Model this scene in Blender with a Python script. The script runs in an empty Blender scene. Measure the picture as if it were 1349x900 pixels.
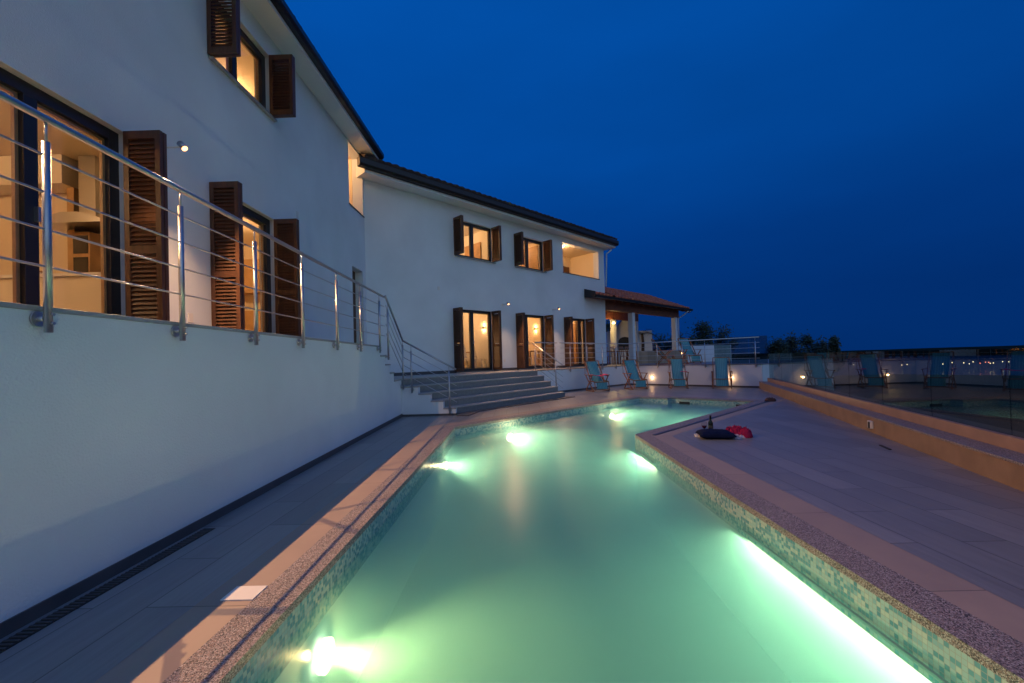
import bpy, bmesh, math, random
from mathutils import Vector, Matrix, noise
from math import radians, sin, cos, pi
random.seed(7)
SC = bpy.context.scene
COL = SC.collection

# ------------------------------------------------------------------ helpers
class Fr:
    """a frame: s along, n outwards, z up"""
    def __init__(self, o, s, n, z=(0, 0, 1)):
        self.o, self.s, self.n, self.z = Vector(o), Vector(s), Vector(n), Vector(z)
    def __call__(self, s, n, z):
        return self.o + self.s * s + self.n * n + self.z * z
WORLD = Fr((0, 0, 0), (1, 0, 0), (0, 1, 0))
TH = radians(44.5)
D2 = (sin(TH), cos(TH), 0); N2 = (cos(TH), -sin(TH), 0)
F1 = Fr((-4.4, 0, 0), (0, 1, 0), (1, 0, 0))           # long wing facade: s = y, n = +x
F2 = Fr((-4.4, 12.7, 0), D2, N2)                      # far wing facade
FW = Fr((-2.557, 0, 0), (-.02939, .99957, 0), (.99957, .02939, 0))  # retaining wall face

class MB:
    def __init__(self, fr=WORLD):
        self.bm = bmesh.new(); self.fr = fr
    def box(self, a, b, fr=None):
        fr = fr or self.fr
        vs = [self.bm.verts.new(fr(x, y, z)) for x in (a[0], b[0]) for y in (a[1], b[1]) for z in (a[2], b[2])]
        for f in ((0, 1, 3, 2), (4, 6, 7, 5), (0, 4, 5, 1), (2, 3, 7, 6), (0, 2, 6, 4), (1, 5, 7, 3)):
            self.bm.faces.new([vs[i] for i in f])
        return self
    def prism(self, pts, z0, z1, fr=None):
        """polygon in (s,n) extruded in z"""
        fr = fr or self.fr
        lo = [self.bm.verts.new(fr(p[0], p[1], z0)) for p in pts]
        hi = [self.bm.verts.new(fr(p[0], p[1], z1)) for p in pts]
        self._close(lo, hi); return self
    def profile(self, pts, n0, n1, fr=None):
        """polygon in (s,z) extruded along n"""
        fr = fr or self.fr
        lo = [self.bm.verts.new(fr(p[0], n0, p[1])) for p in pts]
        hi = [self.bm.verts.new(fr(p[0], n1, p[1])) for p in pts]
        self._close(lo, hi); return self
    def xprofile(self, pts, s0, s1, fr=None):
        """polygon in (n,z) extruded along s"""
        fr = fr or self.fr
        lo = [self.bm.verts.new(fr(s0, p[0], p[1])) for p in pts]
        hi = [self.bm.verts.new(fr(s1, p[0], p[1])) for p in pts]
        self._close(lo, hi); return self
    def _close(self, lo, hi):
        n = len(lo)
        for i in range(n):
            self.bm.faces.new((lo[i], lo[(i + 1) % n], hi[(i + 1) % n], hi[i]))
        for loop in (lo[::-1], hi):
            self.bm.faces.new(loop)
    def tube(self, pts, r, seg=10, cap=True):
        pts = [Vector(p) for p in pts]; rings = []
        rs = r if isinstance(r, (list, tuple)) else [r] * len(pts)
        up = None
        for i, p in enumerate(pts):
            t = (pts[min(i + 1, len(pts) - 1)] - pts[max(i - 1, 0)]).normalized()
            if up is None:
                up = Vector((0, 0, 1)) if abs(t.z) < .9 else Vector((1, 0, 0))
            a = t.cross(up).normalized(); b = t.cross(a).normalized()
            up = -b if abs(b.dot(up)) > .1 and b.dot(up) < 0 else (b if b.dot(up) > .1 else up)
            rings.append([self.bm.verts.new(p + (a * cos(2 * pi * k / seg) + b * sin(2 * pi * k / seg)) * rs[i]) for k in range(seg)])
        for A, B in zip(rings, rings[1:]):
            for k in range(seg):
                f = self.bm.faces.new((A[k], A[(k + 1) % seg], B[(k + 1) % seg], B[k])); f.smooth = True
        if cap:
            self.bm.faces.new(rings[0][::-1]); self.bm.faces.new(rings[-1])
        return self
    def bar(self, p, q, w, h, side=None):
        """rectangular bar from p to q"""
        p, q = Vector(p), Vector(q); t = (q - p).normalized()
        a = (Vector(side) if side else (t.cross(Vector((0, 0, 1))) if abs(t.z) < .95 else Vector((1, 0, 0)))).normalized()
        b = t.cross(a).normalized()
        vs = [self.bm.verts.new(c + a * (i * w / 2) + b * (j * h / 2)) for c in (p, q) for i, j in ((-1, -1), (1, -1), (1, 1), (-1, 1))]
        self._close(vs[:4], vs[4:]); return self
    def lathe(self, prof, o=(0, 0, 0), seg=20):
        o = Vector(o); rings = []
        for r, z in prof:
            if r < 1e-5:
                rings.append([self.bm.verts.new(o + Vector((0, 0, z)))])
            else:
                rings.append([self.bm.verts.new(o + Vector((r * cos(2 * pi * k / seg), r * sin(2 * pi * k / seg), z))) for k in range(seg)])
        for A, B in zip(rings, rings[1:]):
            for k in range(seg):
                k2 = (k + 1) % seg
                if len(A) == 1: fs = (A[0], B[k2], B[k])
                elif len(B) == 1: fs = (A[k], A[k2], B[0])
                else: fs = (A[k], A[k2], B[k2], B[k])
                f = self.bm.faces.new(fs); f.smooth = True
        return self
    def build(self, name, mat, parent=None, bevel=0, recalc=True):
        if recalc: bmesh.ops.recalc_face_normals(self.bm, faces=self.bm.faces)
        me = bpy.data.meshes.new(name); self.bm.to_mesh(me); self.bm.free()
        me.materials.append(mat)
        o = bpy.data.objects.new(name, me); COL.objects.link(o)
        if parent: o.parent = parent
        if bevel:
            m = o.modifiers.new('bevel', 'BEVEL'); m.width = bevel; m.segments = 2; m.limit_method = 'ANGLE'
        return o

def tag(o, label=None, cat=None, group=None, kind=None):
    if label: o['label'] = label
    if cat: o['category'] = cat
    if group: o['group'] = group
    if kind: o['kind'] = kind
    return o
def thing(name, label, cat, loc=(0, 0, 0), rz=0, group=None):
    o = bpy.data.objects.new(name, None); COL.objects.link(o); o.empty_display_size = .1
    o.location = loc; o.rotation_euler = (0, 0, rz)
    return tag(o, label, cat, group)
def kids(o): return [c for c in bpy.data.objects if c.parent == o]
def dup(o, loc=None, rz=None, label=None, parent=None):
    c = o.copy(); COL.objects.link(c)
    if parent: c.parent = parent
    if loc is not None: c.location = loc
    if rz is not None: c.rotation_euler = (0, 0, rz)
    if label: c['label'] = label
    for k in kids(o): dup(k, parent=c)
    return c

# ---------------------------------------------------------------- materials
def mat(name):
    m = bpy.data.materials.new(name); m.use_nodes = True
    nt = m.node_tree; return m, nt, nt.nodes, nt.links, nt.nodes['Principled BSDF']
def simple(name, col, rough=.6, metal=0, var=0, vscale=8, bump=0, bscale=60, spec=None, coords='Object', stretch=None):
    m, nt, N, L, P = mat(name)
    P.inputs['Base Color'].default_value = (*col, 1); P.inputs['Roughness'].default_value = rough
    P.inputs['Metallic'].default_value = metal
    if spec is not None: P.inputs['Specular IOR Level'].default_value = spec
    tc = N.new('ShaderNodeTexCoord'); src = tc.outputs[coords]
    if stretch:
        mp = N.new('ShaderNodeMapping'); mp.inputs['Scale'].default_value = stretch
        L.new(src, mp.inputs['Vector']); src = mp.outputs['Vector']
    if var:
        n = N.new('ShaderNodeTexNoise'); n.inputs['Scale'].default_value = vscale; n.inputs['Detail'].default_value = 6
        L.new(src, n.inputs['Vector'])
        r = N.new('ShaderNodeMapRange'); r.inputs['From Min'].default_value = .3; r.inputs['From Max'].default_value = .7
        r.inputs['To Min'].default_value = 1 - var; r.inputs['To Max'].default_value = 1 + var
        L.new(n.outputs['Fac'], r.inputs['Value'])
        h = N.new('ShaderNodeHueSaturation'); h.inputs['Color'].default_value = (*col, 1)
        L.new(r.outputs['Result'], h.inputs['Value']); L.new(h.outputs['Color'], P.inputs['Base Color'])
        r2 = N.new('ShaderNodeMapRange'); r2.inputs['To Min'].default_value = max(rough - .12, .03); r2.inputs['To Max'].default_value = min(rough + .12, 1)
        L.new(n.outputs['Fac'], r2.inputs['Value']); L.new(r2.outputs['Result'], P.inputs['Roughness'])
    if bump:
        b = N.new('ShaderNodeTexNoise'); b.inputs['Scale'].default_value = bscale; b.inputs['Detail'].default_value = 5
        L.new(src, b.inputs['Vector'])
        bp = N.new('ShaderNodeBump'); bp.inputs['Strength'].default_value = bump; bp.inputs['Distance'].default_value = .01
        L.new(b.outputs['Fac'], bp.inputs['Height']); L.new(bp.outputs['Normal'], P.inputs['Normal'])
    return m
def emis(name, col, st):
    m, nt, N, L, P = mat(name)
    P.inputs['Base Color'].default_value = (.8, .8, .8, 1)
    P.inputs['Emission Color'].default_value = (*col, 1); P.inputs['Emission Strength'].default_value = st
    return m
def fresnel2(N, L, ior):
    """two-sided fresnel for thin sheets"""
    g = N.new('ShaderNodeNewGeometry'); fr = N.new('ShaderNodeFresnel'); mx = N.new('ShaderNodeMix')
    mx.inputs[2].default_value = ior; mx.inputs[3].default_value = 1 / ior
    L.new(g.outputs['Backfacing'], mx.inputs[0]); L.new(mx.outputs[0], fr.inputs['IOR'])
    return fr
def thin_glass(name, tint=(1, 1, 1), ior=1.45, rough=0.0, boost=1.0):
    m, nt, N, L, P = mat(name); N.remove(P)
    tr = N.new('ShaderNodeBsdfTransparent'); tr.inputs['Color'].default_value = (*tint, 1)
    gl = N.new('ShaderNodeBsdfGlossy'); gl.inputs['Roughness'].default_value = rough
    fr = fresnel2(N, L, ior)
    mul = N.new('ShaderNodeMath'); mul.operation = 'MULTIPLY'; mul.inputs[1].default_value = boost; mul.use_clamp = True
    mx = N.new('ShaderNodeMixShader')
    L.new(fr.outputs[0], mul.inputs[0]); L.new(mul.outputs[0], mx.inputs[0]); L.new(tr.outputs[0], mx.inputs[1]); L.new(gl.outputs[0], mx.inputs[2])
    L.new(mx.outputs[0], N['Material Output'].inputs['Surface'])
    return m
def tiles(name, c1, c2, mortar, bw, bh, msize=.006, rough=.4, offset=.5, rot=0, var=.12, streak=None, frame=None, ziter=False):
    """brick pattern in the object's xy plane (metres)"""
    m, nt, N, L, P = mat(name)
    tc = N.new('ShaderNodeTexCoord'); mp = N.new('ShaderNodeMapping'); mp.inputs['Rotation'].default_value = (0, 0, rot)
    L.new(tc.outputs['Object'], mp.inputs['Vector'])
    b = N.new('ShaderNodeTexBrick'); b.offset = offset; b.squash = 1
    b.inputs['Scale'].default_value = 1; b.inputs['Brick Width'].default_value = bw; b.inputs['Row Height'].default_value = bh
    b.inputs['Mortar Size'].default_value = msize; b.inputs['Mortar Smooth'].default_value = .1
    b.inputs['Color1'].default_value = (*c1, 1); b.inputs['Color2'].default_value = (*c2, 1); b.inputs['Mortar'].default_value = (*mortar, 1)
    L.new(mp.outputs['Vector'], b.inputs['Vector'])
    mp2 = N.new('ShaderNodeMapping'); mp2.inputs['Scale'].default_value = streak or (1, 1, 1); L.new(mp.outputs['Vector'], mp2.inputs['Vector'])
    n = N.new('ShaderNodeTexNoise'); n.inputs['Scale'].default_value = 3; n.inputs['Detail'].default_value = 8; n.inputs['Roughness'].default_value = .65
    L.new(mp2.outputs['Vector'], n.inputs['Vector'])
    r = N.new('ShaderNodeMapRange'); r.inputs['From Min'].default_value = .3; r.inputs['From Max'].default_value = .7
    r.inputs['To Min'].default_value = 1 - var; r.inputs['To Max'].default_value = 1 + var
    L.new(n.outputs['Fac'], r.inputs['Value'])
    h = N.new('ShaderNodeHueSaturation'); L.new(b.outputs['Color'], h.inputs['Color']); L.new(r.outputs['Result'], h.inputs['Value'])
    L.new(h.outputs['Color'], P.inputs['Base Color'])
    r2 = N.new('ShaderNodeMapRange'); r2.inputs['To Min'].default_value = rough - .1; r2.inputs['To Max'].default_value = rough + .15
    L.new(n.outputs['Fac'], r2.inputs['Value']); L.new(r2.outputs['Result'], P.inputs['Roughness'])
    bp = N.new('ShaderNodeBump'); bp.inputs['Strength'].default_value = .35; bp.inputs['Distance'].default_value = .004; bp.invert = True
    L.new(b.outputs['Fac'], bp.inputs['Height'])
    bp2 = N.new('ShaderNodeBump'); bp2.inputs['Strength'].default_value = .15; bp2.inputs['Distance'].default_value = .004
    L.new(n.outputs['Fac'], bp2.inputs['Height']); L.new(bp.outputs['Normal'], bp2.inputs['Normal']); L.new(bp2.outputs['Normal'], P.inputs['Normal'])
    return m
def aggregate(name):
    m, nt, N, L, P = mat(name)
    tc = N.new('ShaderNodeTexCoord')
    v = N.new('ShaderNodeTexVoronoi'); v.inputs['Scale'].default_value = 210; L.new(tc.outputs['Object'], v.inputs['Vector'])
    cr = N.new('ShaderNodeValToRGB'); cr.color_ramp.interpolation = 'CONSTANT'
    e = cr.color_ramp.elements; e[0].color = (.05, .045, .05, 1); e[1].position = .3; e[1].color = (.30, .26, .27, 1)
    for p, c in ((.5, (.22, .18, .18)), (.68, (.48, .43, .42)), (.85, (.30, .20, .18))):
        x = e.new(p); x.color = (*c, 1)
    sep = N.new('ShaderNodeSeparateColor'); L.new(v.outputs['Color'], sep.inputs[0]); L.new(sep.outputs[0], cr.inputs[0])
    L.new(cr.outputs[0], P.inputs['Base Color']); P.inputs['Roughness'].default_value = .6
    bp = N.new('ShaderNodeBump'); bp.inputs['Strength'].default_value = .6; bp.inputs['Distance'].default_value = .003; bp.invert = True
    L.new(v.outputs['Distance'], bp.inputs['Height']); L.new(bp.outputs['Normal'], P.inputs['Normal'])
    return m
def mosaic(name):
    """25 mm glass mosaic on the pool walls, coordinates from UV (metres along, metres up)"""
    m, nt, N, L, P = mat(name)
    tc = N.new('ShaderNodeTexCoord')
    sc = N.new('ShaderNodeVectorMath'); sc.operation = 'SCALE'; sc.inputs['Scale'].default_value = 1 / .0272; L.new(tc.outputs['UV'], sc.inputs[0])
    fl = N.new('ShaderNodeVectorMath'); fl.operation = 'FLOOR'; L.new(sc.outputs[0], fl.inputs[0])
    wn = N.new('ShaderNodeTexWhiteNoise'); wn.noise_dimensions = '2D'; L.new(fl.outputs[0], wn.inputs['Vector'])
    cr = N.new('ShaderNodeValToRGB'); cr.color_ramp.interpolation = 'CONSTANT'
    e = cr.color_ramp.elements; e[0].color = (.36, .50, .50, 1); e[1].position = .42; e[1].color = (.48, .55, .50, 1)
    for p, c in ((.55, (.13, .31, .36)), (.72, (.10, .27, .32)), (.84, (.25, .42, .47)), (.93, (.10, .27, .34))):
        x = e.new(p); x.color = (*c, 1)
    L.new(wn.outputs['Value'], cr.inputs[0])
    fr = N.new('ShaderNodeVectorMath'); fr.operation = 'FRACTION'; L.new(sc.outputs[0], fr.inputs[0])
    sx = N.new('ShaderNodeSeparateXYZ'); L.new(fr.outputs[0], sx.inputs[0])
    outs = []
    for k in (0, 1):
        a = N.new('ShaderNodeMath'); a.operation = 'SUBTRACT'; a.inputs[1].default_value = .5; L.new(sx.outputs[k], a.inputs[0])
        b = N.new('ShaderNodeMath'); b.operation = 'ABSOLUTE'; L.new(a.outputs[0], b.inputs[0]); outs.append(b)
    mx = N.new('ShaderNodeMath'); mx.operation = 'MAXIMUM'; L.new(outs[0].outputs[0], mx.inputs[0]); L.new(outs[1].outputs[0], mx.inputs[1])
    gt = N.new('ShaderNodeMath'); gt.operation = 'GREATER_THAN'; gt.inputs[1].default_value = .445; L.new(mx.outputs[0], gt.inputs[0])
    mix = N.new('ShaderNodeMix'); mix.data_type = 'RGBA'; L.new(gt.outputs[0], mix.inputs[0]); L.new(cr.outputs[0], mix.inputs[6]); mix.inputs[7].default_value = (.36, .37, .33, 1)
    L.new(mix.outputs[2], P.inputs['Base Color']); P.inputs['Roughness'].default_value = .22
    return m
def stripes(name, c1, c2, c3, scale=9):
    m, nt, N, L, P = mat(name)
    tc = N.new('ShaderNodeTexCoord'); sx = N.new('ShaderNodeSeparateXYZ'); L.new(tc.outputs['Object'], sx.inputs[0])
    a = N.new('ShaderNodeMath'); a.operation = 'MULTIPLY'; a.inputs[1].default_value = scale; L.new(sx.outputs[0], a.inputs[0])
    f = N.new('ShaderNodeMath'); f.operation = 'FRACT'; L.new(a.outputs[0], f.inputs[0])
    cr = N.new('ShaderNodeValToRGB'); cr.color_ramp.interpolation = 'CONSTANT'; e = cr.color_ramp.elements
    e[0].color = (*c1, 1); e[1].position = .45; e[1].color = (*c2, 1); x = e.new(.75); x.color = (*c3, 1); x = e.new(.85); x.color = (*c2, 1)
    L.new(f.outputs[0], cr.inputs[0]); L.new(cr.outputs[0], P.inputs['Base Color']); P.inputs['Roughness'].default_value = .9
    return m
def leafmat(name, c):
    m = simple(name, c, .7, var=.5, vscale=1.3); return m

M = {}
M['plaster'] = simple('white_stucco', (.72, .76, .80), .9, var=.06, vscale=.9, bump=.5, bscale=70)
M['inner'] = simple('interior_paint', (.78, .66, .48), .8, var=.03, vscale=1)
M['inner_pale'] = simple('pale_interior_paint', (.82, .75, .63), .8, var=.03, vscale=1)
M['deck'] = tiles('wood_look_paving', (.255, .25, .26), (.19, .19, .20), (.08, .08, .085), 1.2, .30, .004, .33, rot=pi / 2, var=.18, streak=(.5, 7, 1))
M['band'] = tiles('sand_border_tile', (.36, .27, .22), (.33, .25, .21), (.18, .14, .12), 1.2, 6, .004, .5, rot=pi / 2, offset=0, var=.08)
M['terrace'] = tiles('terrace_paving', (.24, .22, .22), (.21, .20, .20), (.12, .11, .11), .6, .6, .005, .45, rot=0)
M['agg'] = aggregate('washed_aggregate')
M['mosaic'] = mosaic('glass_mosaic')
M['plas_pool'] = simple('pool_plaster', (.52, .72, .66), .7, var=.04, vscale=1)
M['mosaicd'] = simple('dull_teal_trim', (.16, .28, .28), .4)
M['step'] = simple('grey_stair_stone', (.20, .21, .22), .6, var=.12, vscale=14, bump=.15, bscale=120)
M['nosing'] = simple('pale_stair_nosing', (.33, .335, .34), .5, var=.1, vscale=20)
M['skirt'] = simple('dark_plinth', (.08, .078, .085), .5, var=.15, vscale=5)
M['steel'] = simple('brushed_stainless', (.52, .52, .54), .36, 1, var=.06, vscale=30)
M['alu'] = simple('dark_frame_metal', (.022, .020, .022), .35, var=.1)
M['wood'] = simple('dark_stained_wood', (.095, .038, .016), .45, var=.3, vscale=3, stretch=(6, 6, 1), bump=.1, bscale=40)
M['wood2'] = simple('teak', (.30, .12, .045), .5, var=.3, vscale=6)
M['woodp'] = simple('pergola_timber', (.22, .075, .035), .6, var=.25, vscale=4)
M['oak'] = simple('light_oak', (.45, .27, .12), .5, var=.2, vscale=4)
M['rooft'] = simple('dark_roof_tile', (.05, .032, .028), .7, var=.4, vscale=3)
M['terra'] = simple('terracotta_tile', (.50, .13, .06), .65, var=.4, vscale=5)
M['gutter'] = simple('dark_gutter', (.018, .015, .015), .35)
M['kerb'] = simple('ochre_kerb_stone', (.29, .19, .12), .7, var=.16, vscale=4, bump=.2, bscale=60)
M['kerb2'] = simple('pink_kerb_stone', (.33, .215, .165), .7, var=.12, vscale=4, bump=.2, bscale=60)
M['glass'] = thin_glass('window_glass', (.96, .97, .96), 1.35)
M['bglass'] = thin_glass('balustrade_glass', (.5, .6, .6), 1.48, boost=1.25)
M['sling'] = stripes('striped_sling', (.07, .25, .29), (.15, .42, .44), (.03, .12, .16), 16)
M['black'] = simple('black_rubber', (.015, .015, .016), .5)
M['white'] = simple('white_plastic', (.75, .73, .7), .4)
M['cream'] = simple('cream_lacquer', (.75, .68, .55), .35)
M['red'] = simple('crimson_terry', (.34, .003, .055), .95, bump=.6, bscale=200)
M['pink'] = simple('pink_terry', (.75, .05, .16), .95, bump=.6, bscale=200)
M['paleT'] = simple('pale_pink_terry', (.75, .55, .58), .95, bump=.6, bscale=200)
M['navy'] = simple('navy_cotton', (.005, .010, .040), .85, var=.15, bump=.3, bscale=150, spec=.1)
M['bottle'] = simple('dark_bottle_glass', (.006, .012, .008), .08)
M['paper'] = simple('paper_label', (.05, .05, .045), .7)
M['clear'] = thin_glass('wine_glass', (.97, .97, .97), 1.45)
M['wine'] = simple('red_wine', (.06, .002, .008), .05)
M['leaf'] = leafmat('dark_leaves', (.035, .05, .022))
M['leaf2'] = leafmat('olive_leaves', (.05, .06, .035))
M['bark'] = simple('bark', (.09, .065, .05), .9, var=.3)
M['ground'] = simple('scrub_ground', (.035, .04, .025), .95, var=.5, vscale=.6, spec=.1)
M['hill'] = simple('far_woodland', (.02, .028, .022), 1, var=.4, vscale=.01, spec=0)
M['sea'] = simple('sea_water', (.01, .02, .03), .15, bump=.3, bscale=.05)
M['stonew'] = tiles('stacked_stone', (.45, .34, .25), (.36, .27, .2), (.2, .15, .12), .4, .16, .008, .8)
M['lampglow'] = emis('warm_lamp_glow', (1, .42, .13), 6)
M['lampdim'] = emis('ceiling_lamp_glow', (1, .62, .30), 14)
M['poolglow'] = emis('pool_lamp_glow', (1, .84, .50), 5)
M['town'] = emis('town_lamp_glow', (1, .6, .3), 14)
M['townr'] = emis('red_lamp_glow', (1, .16, .07), 14)
M['screen'] = simple('dark_oven_glass', (.02, .018, .015), .1)
M['hood'] = simple('brushed_hood', (.5, .5, .5), .3, 1)

def light(kind, name, loc, energy, col=(1, .6, .3), size=.05, rot=None, **kw):
    l = bpy.data.lights.new(name, kind); l.energy = energy; l.color = col
    if kind in ('POINT', 'SPOT'): l.shadow_soft_size = size
    if kind == 'AREA': l.size = size
    for k, v in kw.items(): setattr(l, k, v)
    o = bpy.data.objects.new(name, l); COL.objects.link(o); o.location = loc
    if rot is not None: o.rotation_mode = 'QUATERNION'; o.rotation_quaternion = Vector(rot).to_track_quat('-Z', 'Y')
    return o
WARM = (1, .55, .25)

# ---------------------------------------------------------------- camera
cd = bpy.data.cameras.new('camera'); cam = bpy.data.objects.new('camera', cd); COL.objects.link(cam)
cd.lens = 570 / 1349 * 36; cd.sensor_width = 36; cd.shift_y = 17.4 / 1349; cd.clip_start = .05; cd.clip_end = 30000
R = Matrix.Rotation(radians(.65), 4, 'Z') @ Matrix.Rotation(radians(90.72), 4, 'X') @ Matrix.Rotation(radians(-1.547), 4, 'Z')
cam.matrix_world = Matrix.Translation((0, 0, 1.32)) @ R
SC.camera = cam

# ---------------------------------------------------------------- world
w = bpy.data.worlds.new('World'); SC.world = w; w.use_nodes = True
nt = w.node_tree; N = nt.nodes; L = nt.links
bg = N['Background']
tc = N.new('ShaderNodeTexCoord'); sx = N.new('ShaderNodeSeparateXYZ'); L.new(tc.outputs['Generated'], sx.inputs[0])
# blue hour: elevation ramp, brighter towards the afterglow behind the viewer
ev = N.new('ShaderNodeValToRGB'); e = ev.color_ramp.elements
e[0].position = 0; e[0].color = (.0006, .028, .160, 1); e[1].position = 1; e[1].color = (.001, .080, .38, 1)
for p, c in ((.12, (.0006, .031, .180)), (.25, (.0006, .042, .235)), (.4, (.0006, .062, .315)), (.6, (.0006, .070, .345))):
    x = e.new(p); x.color = (*c, 1)
L.new(sx.outputs[2], ev.inputs[0])
dot = N.new('ShaderNodeVectorMath'); dot.operation = 'DOT_PRODUCT'; dot.inputs[1].default_value = Vector((.50, -.86, .12)).normalized()
L.new(tc.outputs['Generated'], dot.inputs[0])
gr = N.new('ShaderNodeValToRGB'); e = gr.color_ramp.elements
e[0].position = .0; e[0].color = (0, 0, 0, 1); e[1].position = 1; e[1].color = (.31, .38, .36, 1)
for p, c in ((.30, (.010, .02, .020)), (.65, (.14, .175, .155))):
    x = e.new(p); x.color = (*c, 1)
L.new(dot.outputs['Value'], gr.inputs[0])
lf = N.new('ShaderNodeMapRange'); lf.inputs['From Min'].default_value = .75; lf.inputs['From Max'].default_value = -.6; lf.inputs['To Min'].default_value = .92; lf.inputs['To Max'].default_value = 1.1
L.new(sx.outputs[0], lf.inputs['Value'])
ml = N.new('ShaderNodeVectorMath'); ml.operation = 'SCALE'; L.new(ev.outputs[0], ml.inputs[0]); L.new(lf.outputs[0], ml.inputs['Scale'])
ad = N.new('ShaderNodeVectorMath'); ad.operation = 'ADD'; L.new(ml.outputs[0], ad.inputs[0]); L.new(gr.outputs[0], ad.inputs[1])
cn = N.new('ShaderNodeTexNoise'); cn.inputs['Scale'].default_value = 2.2; cn.inputs['Detail'].default_value = 4
cm = N.new('ShaderNodeMapping'); cm.inputs['Scale'].default_value = (1, 1, 3); L.new(tc.outputs['Generated'], cm.inputs[0]); L.new(cm.outputs[0], cn.inputs['Vector'])
cr_ = N.new('ShaderNodeMapRange'); cr_.inputs['From Min'].default_value = .3; cr_.inputs['From Max'].default_value = .7; cr_.inputs['To Min'].default_value = .93; cr_.inputs['To Max'].default_value = 1.07
L.new(cn.outputs['Fac'], cr_.inputs['Value'])
sc_ = N.new('ShaderNodeVectorMath'); sc_.operation = 'SCALE'; L.new(ad.outputs[0], sc_.inputs[0]); L.new(cr_.outputs[0], sc_.inputs['Scale'])
L.new(sc_.outputs[0], bg.inputs[0]); bg.inputs[1].default_value = 1.0

# ---------------------------------------------------------------- pool
T1, T2, RIS = 1.69, .925, .185
WZ = -.17; PD = -1.25
POOL = [(-1.29, -1.3), (1.97, -1.3), (1.97, 7.40), (6.58, 12.11), (4.87, 13.79), (4.66, 13.57), (3.98, 14.24), (-1.29, 8.74)]
def offset(poly, d):
    out = []; n = len(poly)
    for i in range(n):
        p0, p1, p2 = Vector(poly[i - 1]), Vector(poly[i]), Vector(poly[(i + 1) % n])
        e1 = (p1 - p0).normalized(); e2 = (p2 - p1).normalized()
        n1 = Vector((e1.y, -e1.x)); n2 = Vector((e2.y, -e2.x))
        b = (n1 + n2); k = d / max(.35, (1 + n1.dot(n2)))
        out.append(tuple(p1 + b * k))
    return out
def ring(inner, outer, z0, z1, name, m, parent=None):
    bm = bmesh.new(); n = len(inner)
    g = [[bm.verts.new((*p, z)) for p in P] for P in (inner, outer) for z in (z0, z1)]
    il, ih, ol, oh = g
    for i in range(n):
        j = (i + 1) % n
        bm.faces.new((ih[i], ih[j], oh[j], oh[i])); bm.faces.new((il[j], il[i], ol[i], ol[j]))
        bm.faces.new((il[i], il[j], ih[j], ih[i])); bm.faces.new((ol[j], ol[i], oh[i], oh[j]))
    mb = MB(); mb.bm = bm
    return mb.build(name, m, parent)
C1 = offset(POOL, .245); C1[3] = (6.96, 12.12)
B1 = offset(C1, .30)
pool = thing('swimming_pool', 'long angled swimming pool with blue glass mosaic band and glowing green water', 'swimming pool')
ring(POOL, C1, -.05, .0, 'coping', M['agg'], pool)
ring(C1, B1, -.05, -.001, 'border_tile', M['band'], pool)
# basin
bm = bmesh.new(); uvl = bm.loops.layers.uv.new('UVMap')
def wallband(z0, z1, shelf):
    dist = 0
    for i in range(len(POOL)):
        a, b = Vector(POOL[i]), Vector(POOL[(i + 1) % len(POOL)]); ln = (b - a).length
        vs = [bm.verts.new((a.x, a.y, z0)), bm.verts.new((b.x, b.y, z0)), bm.verts.new((b.x, b.y, z1)), bm.verts.new((a.x, a.y, z1))]
        f = bm.faces.new(vs)
        for l, (u, v) in zip(f.loops, ((dist, z0), (dist + ln, z0), (dist + ln, z1), (dist, z1))): l[uvl].uv = (u, v + 5)
        dist += ln
wallband(-.30, -.05, 0)
mb = MB(); mb.bm = bm; mb.build('mosaic_band', M['mosaic'], pool, recalc=False)
mb = MB(); bm = mb.bm
POOLB = offset(POOL, .02)
for i in range(len(POOLB)):
    a, b = POOLB[i], POOLB[(i + 1) % len(POOLB)]
    vs = [bm.verts.new((*a, PD)), bm.verts.new((*b, PD)), bm.verts.new((*b, -.29)), bm.verts.new((*a, -.29))]
    bm.faces.new(vs)
vs = [bm.verts.new((*p, PD)) for p in POOLB]; bm.faces.new(vs)
mb.build('basin', M['plas_pool'], pool, recalc=False)
# underwater steps at the far end
for k in range(4):
    st = MB(); d0 = -.42 * k
    a = Vector((3.98, 14.24)); Dv = Vector(D2[:2]); Nv = Vector(N2[:2])
    q = [a + Dv * (-.42 * k), a + Dv * (-.42 * k) + Nv * .95, a + Dv * (-.42 * (k + 1)) + Nv * .95, a + Dv * (-.42 * (k + 1))]
    st.prism([tuple(v) for v in q], PD + .01, WZ - .07 - .17 * k); st.build('pool_step', M['plas_pool'], pool, bevel=.02)
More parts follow.
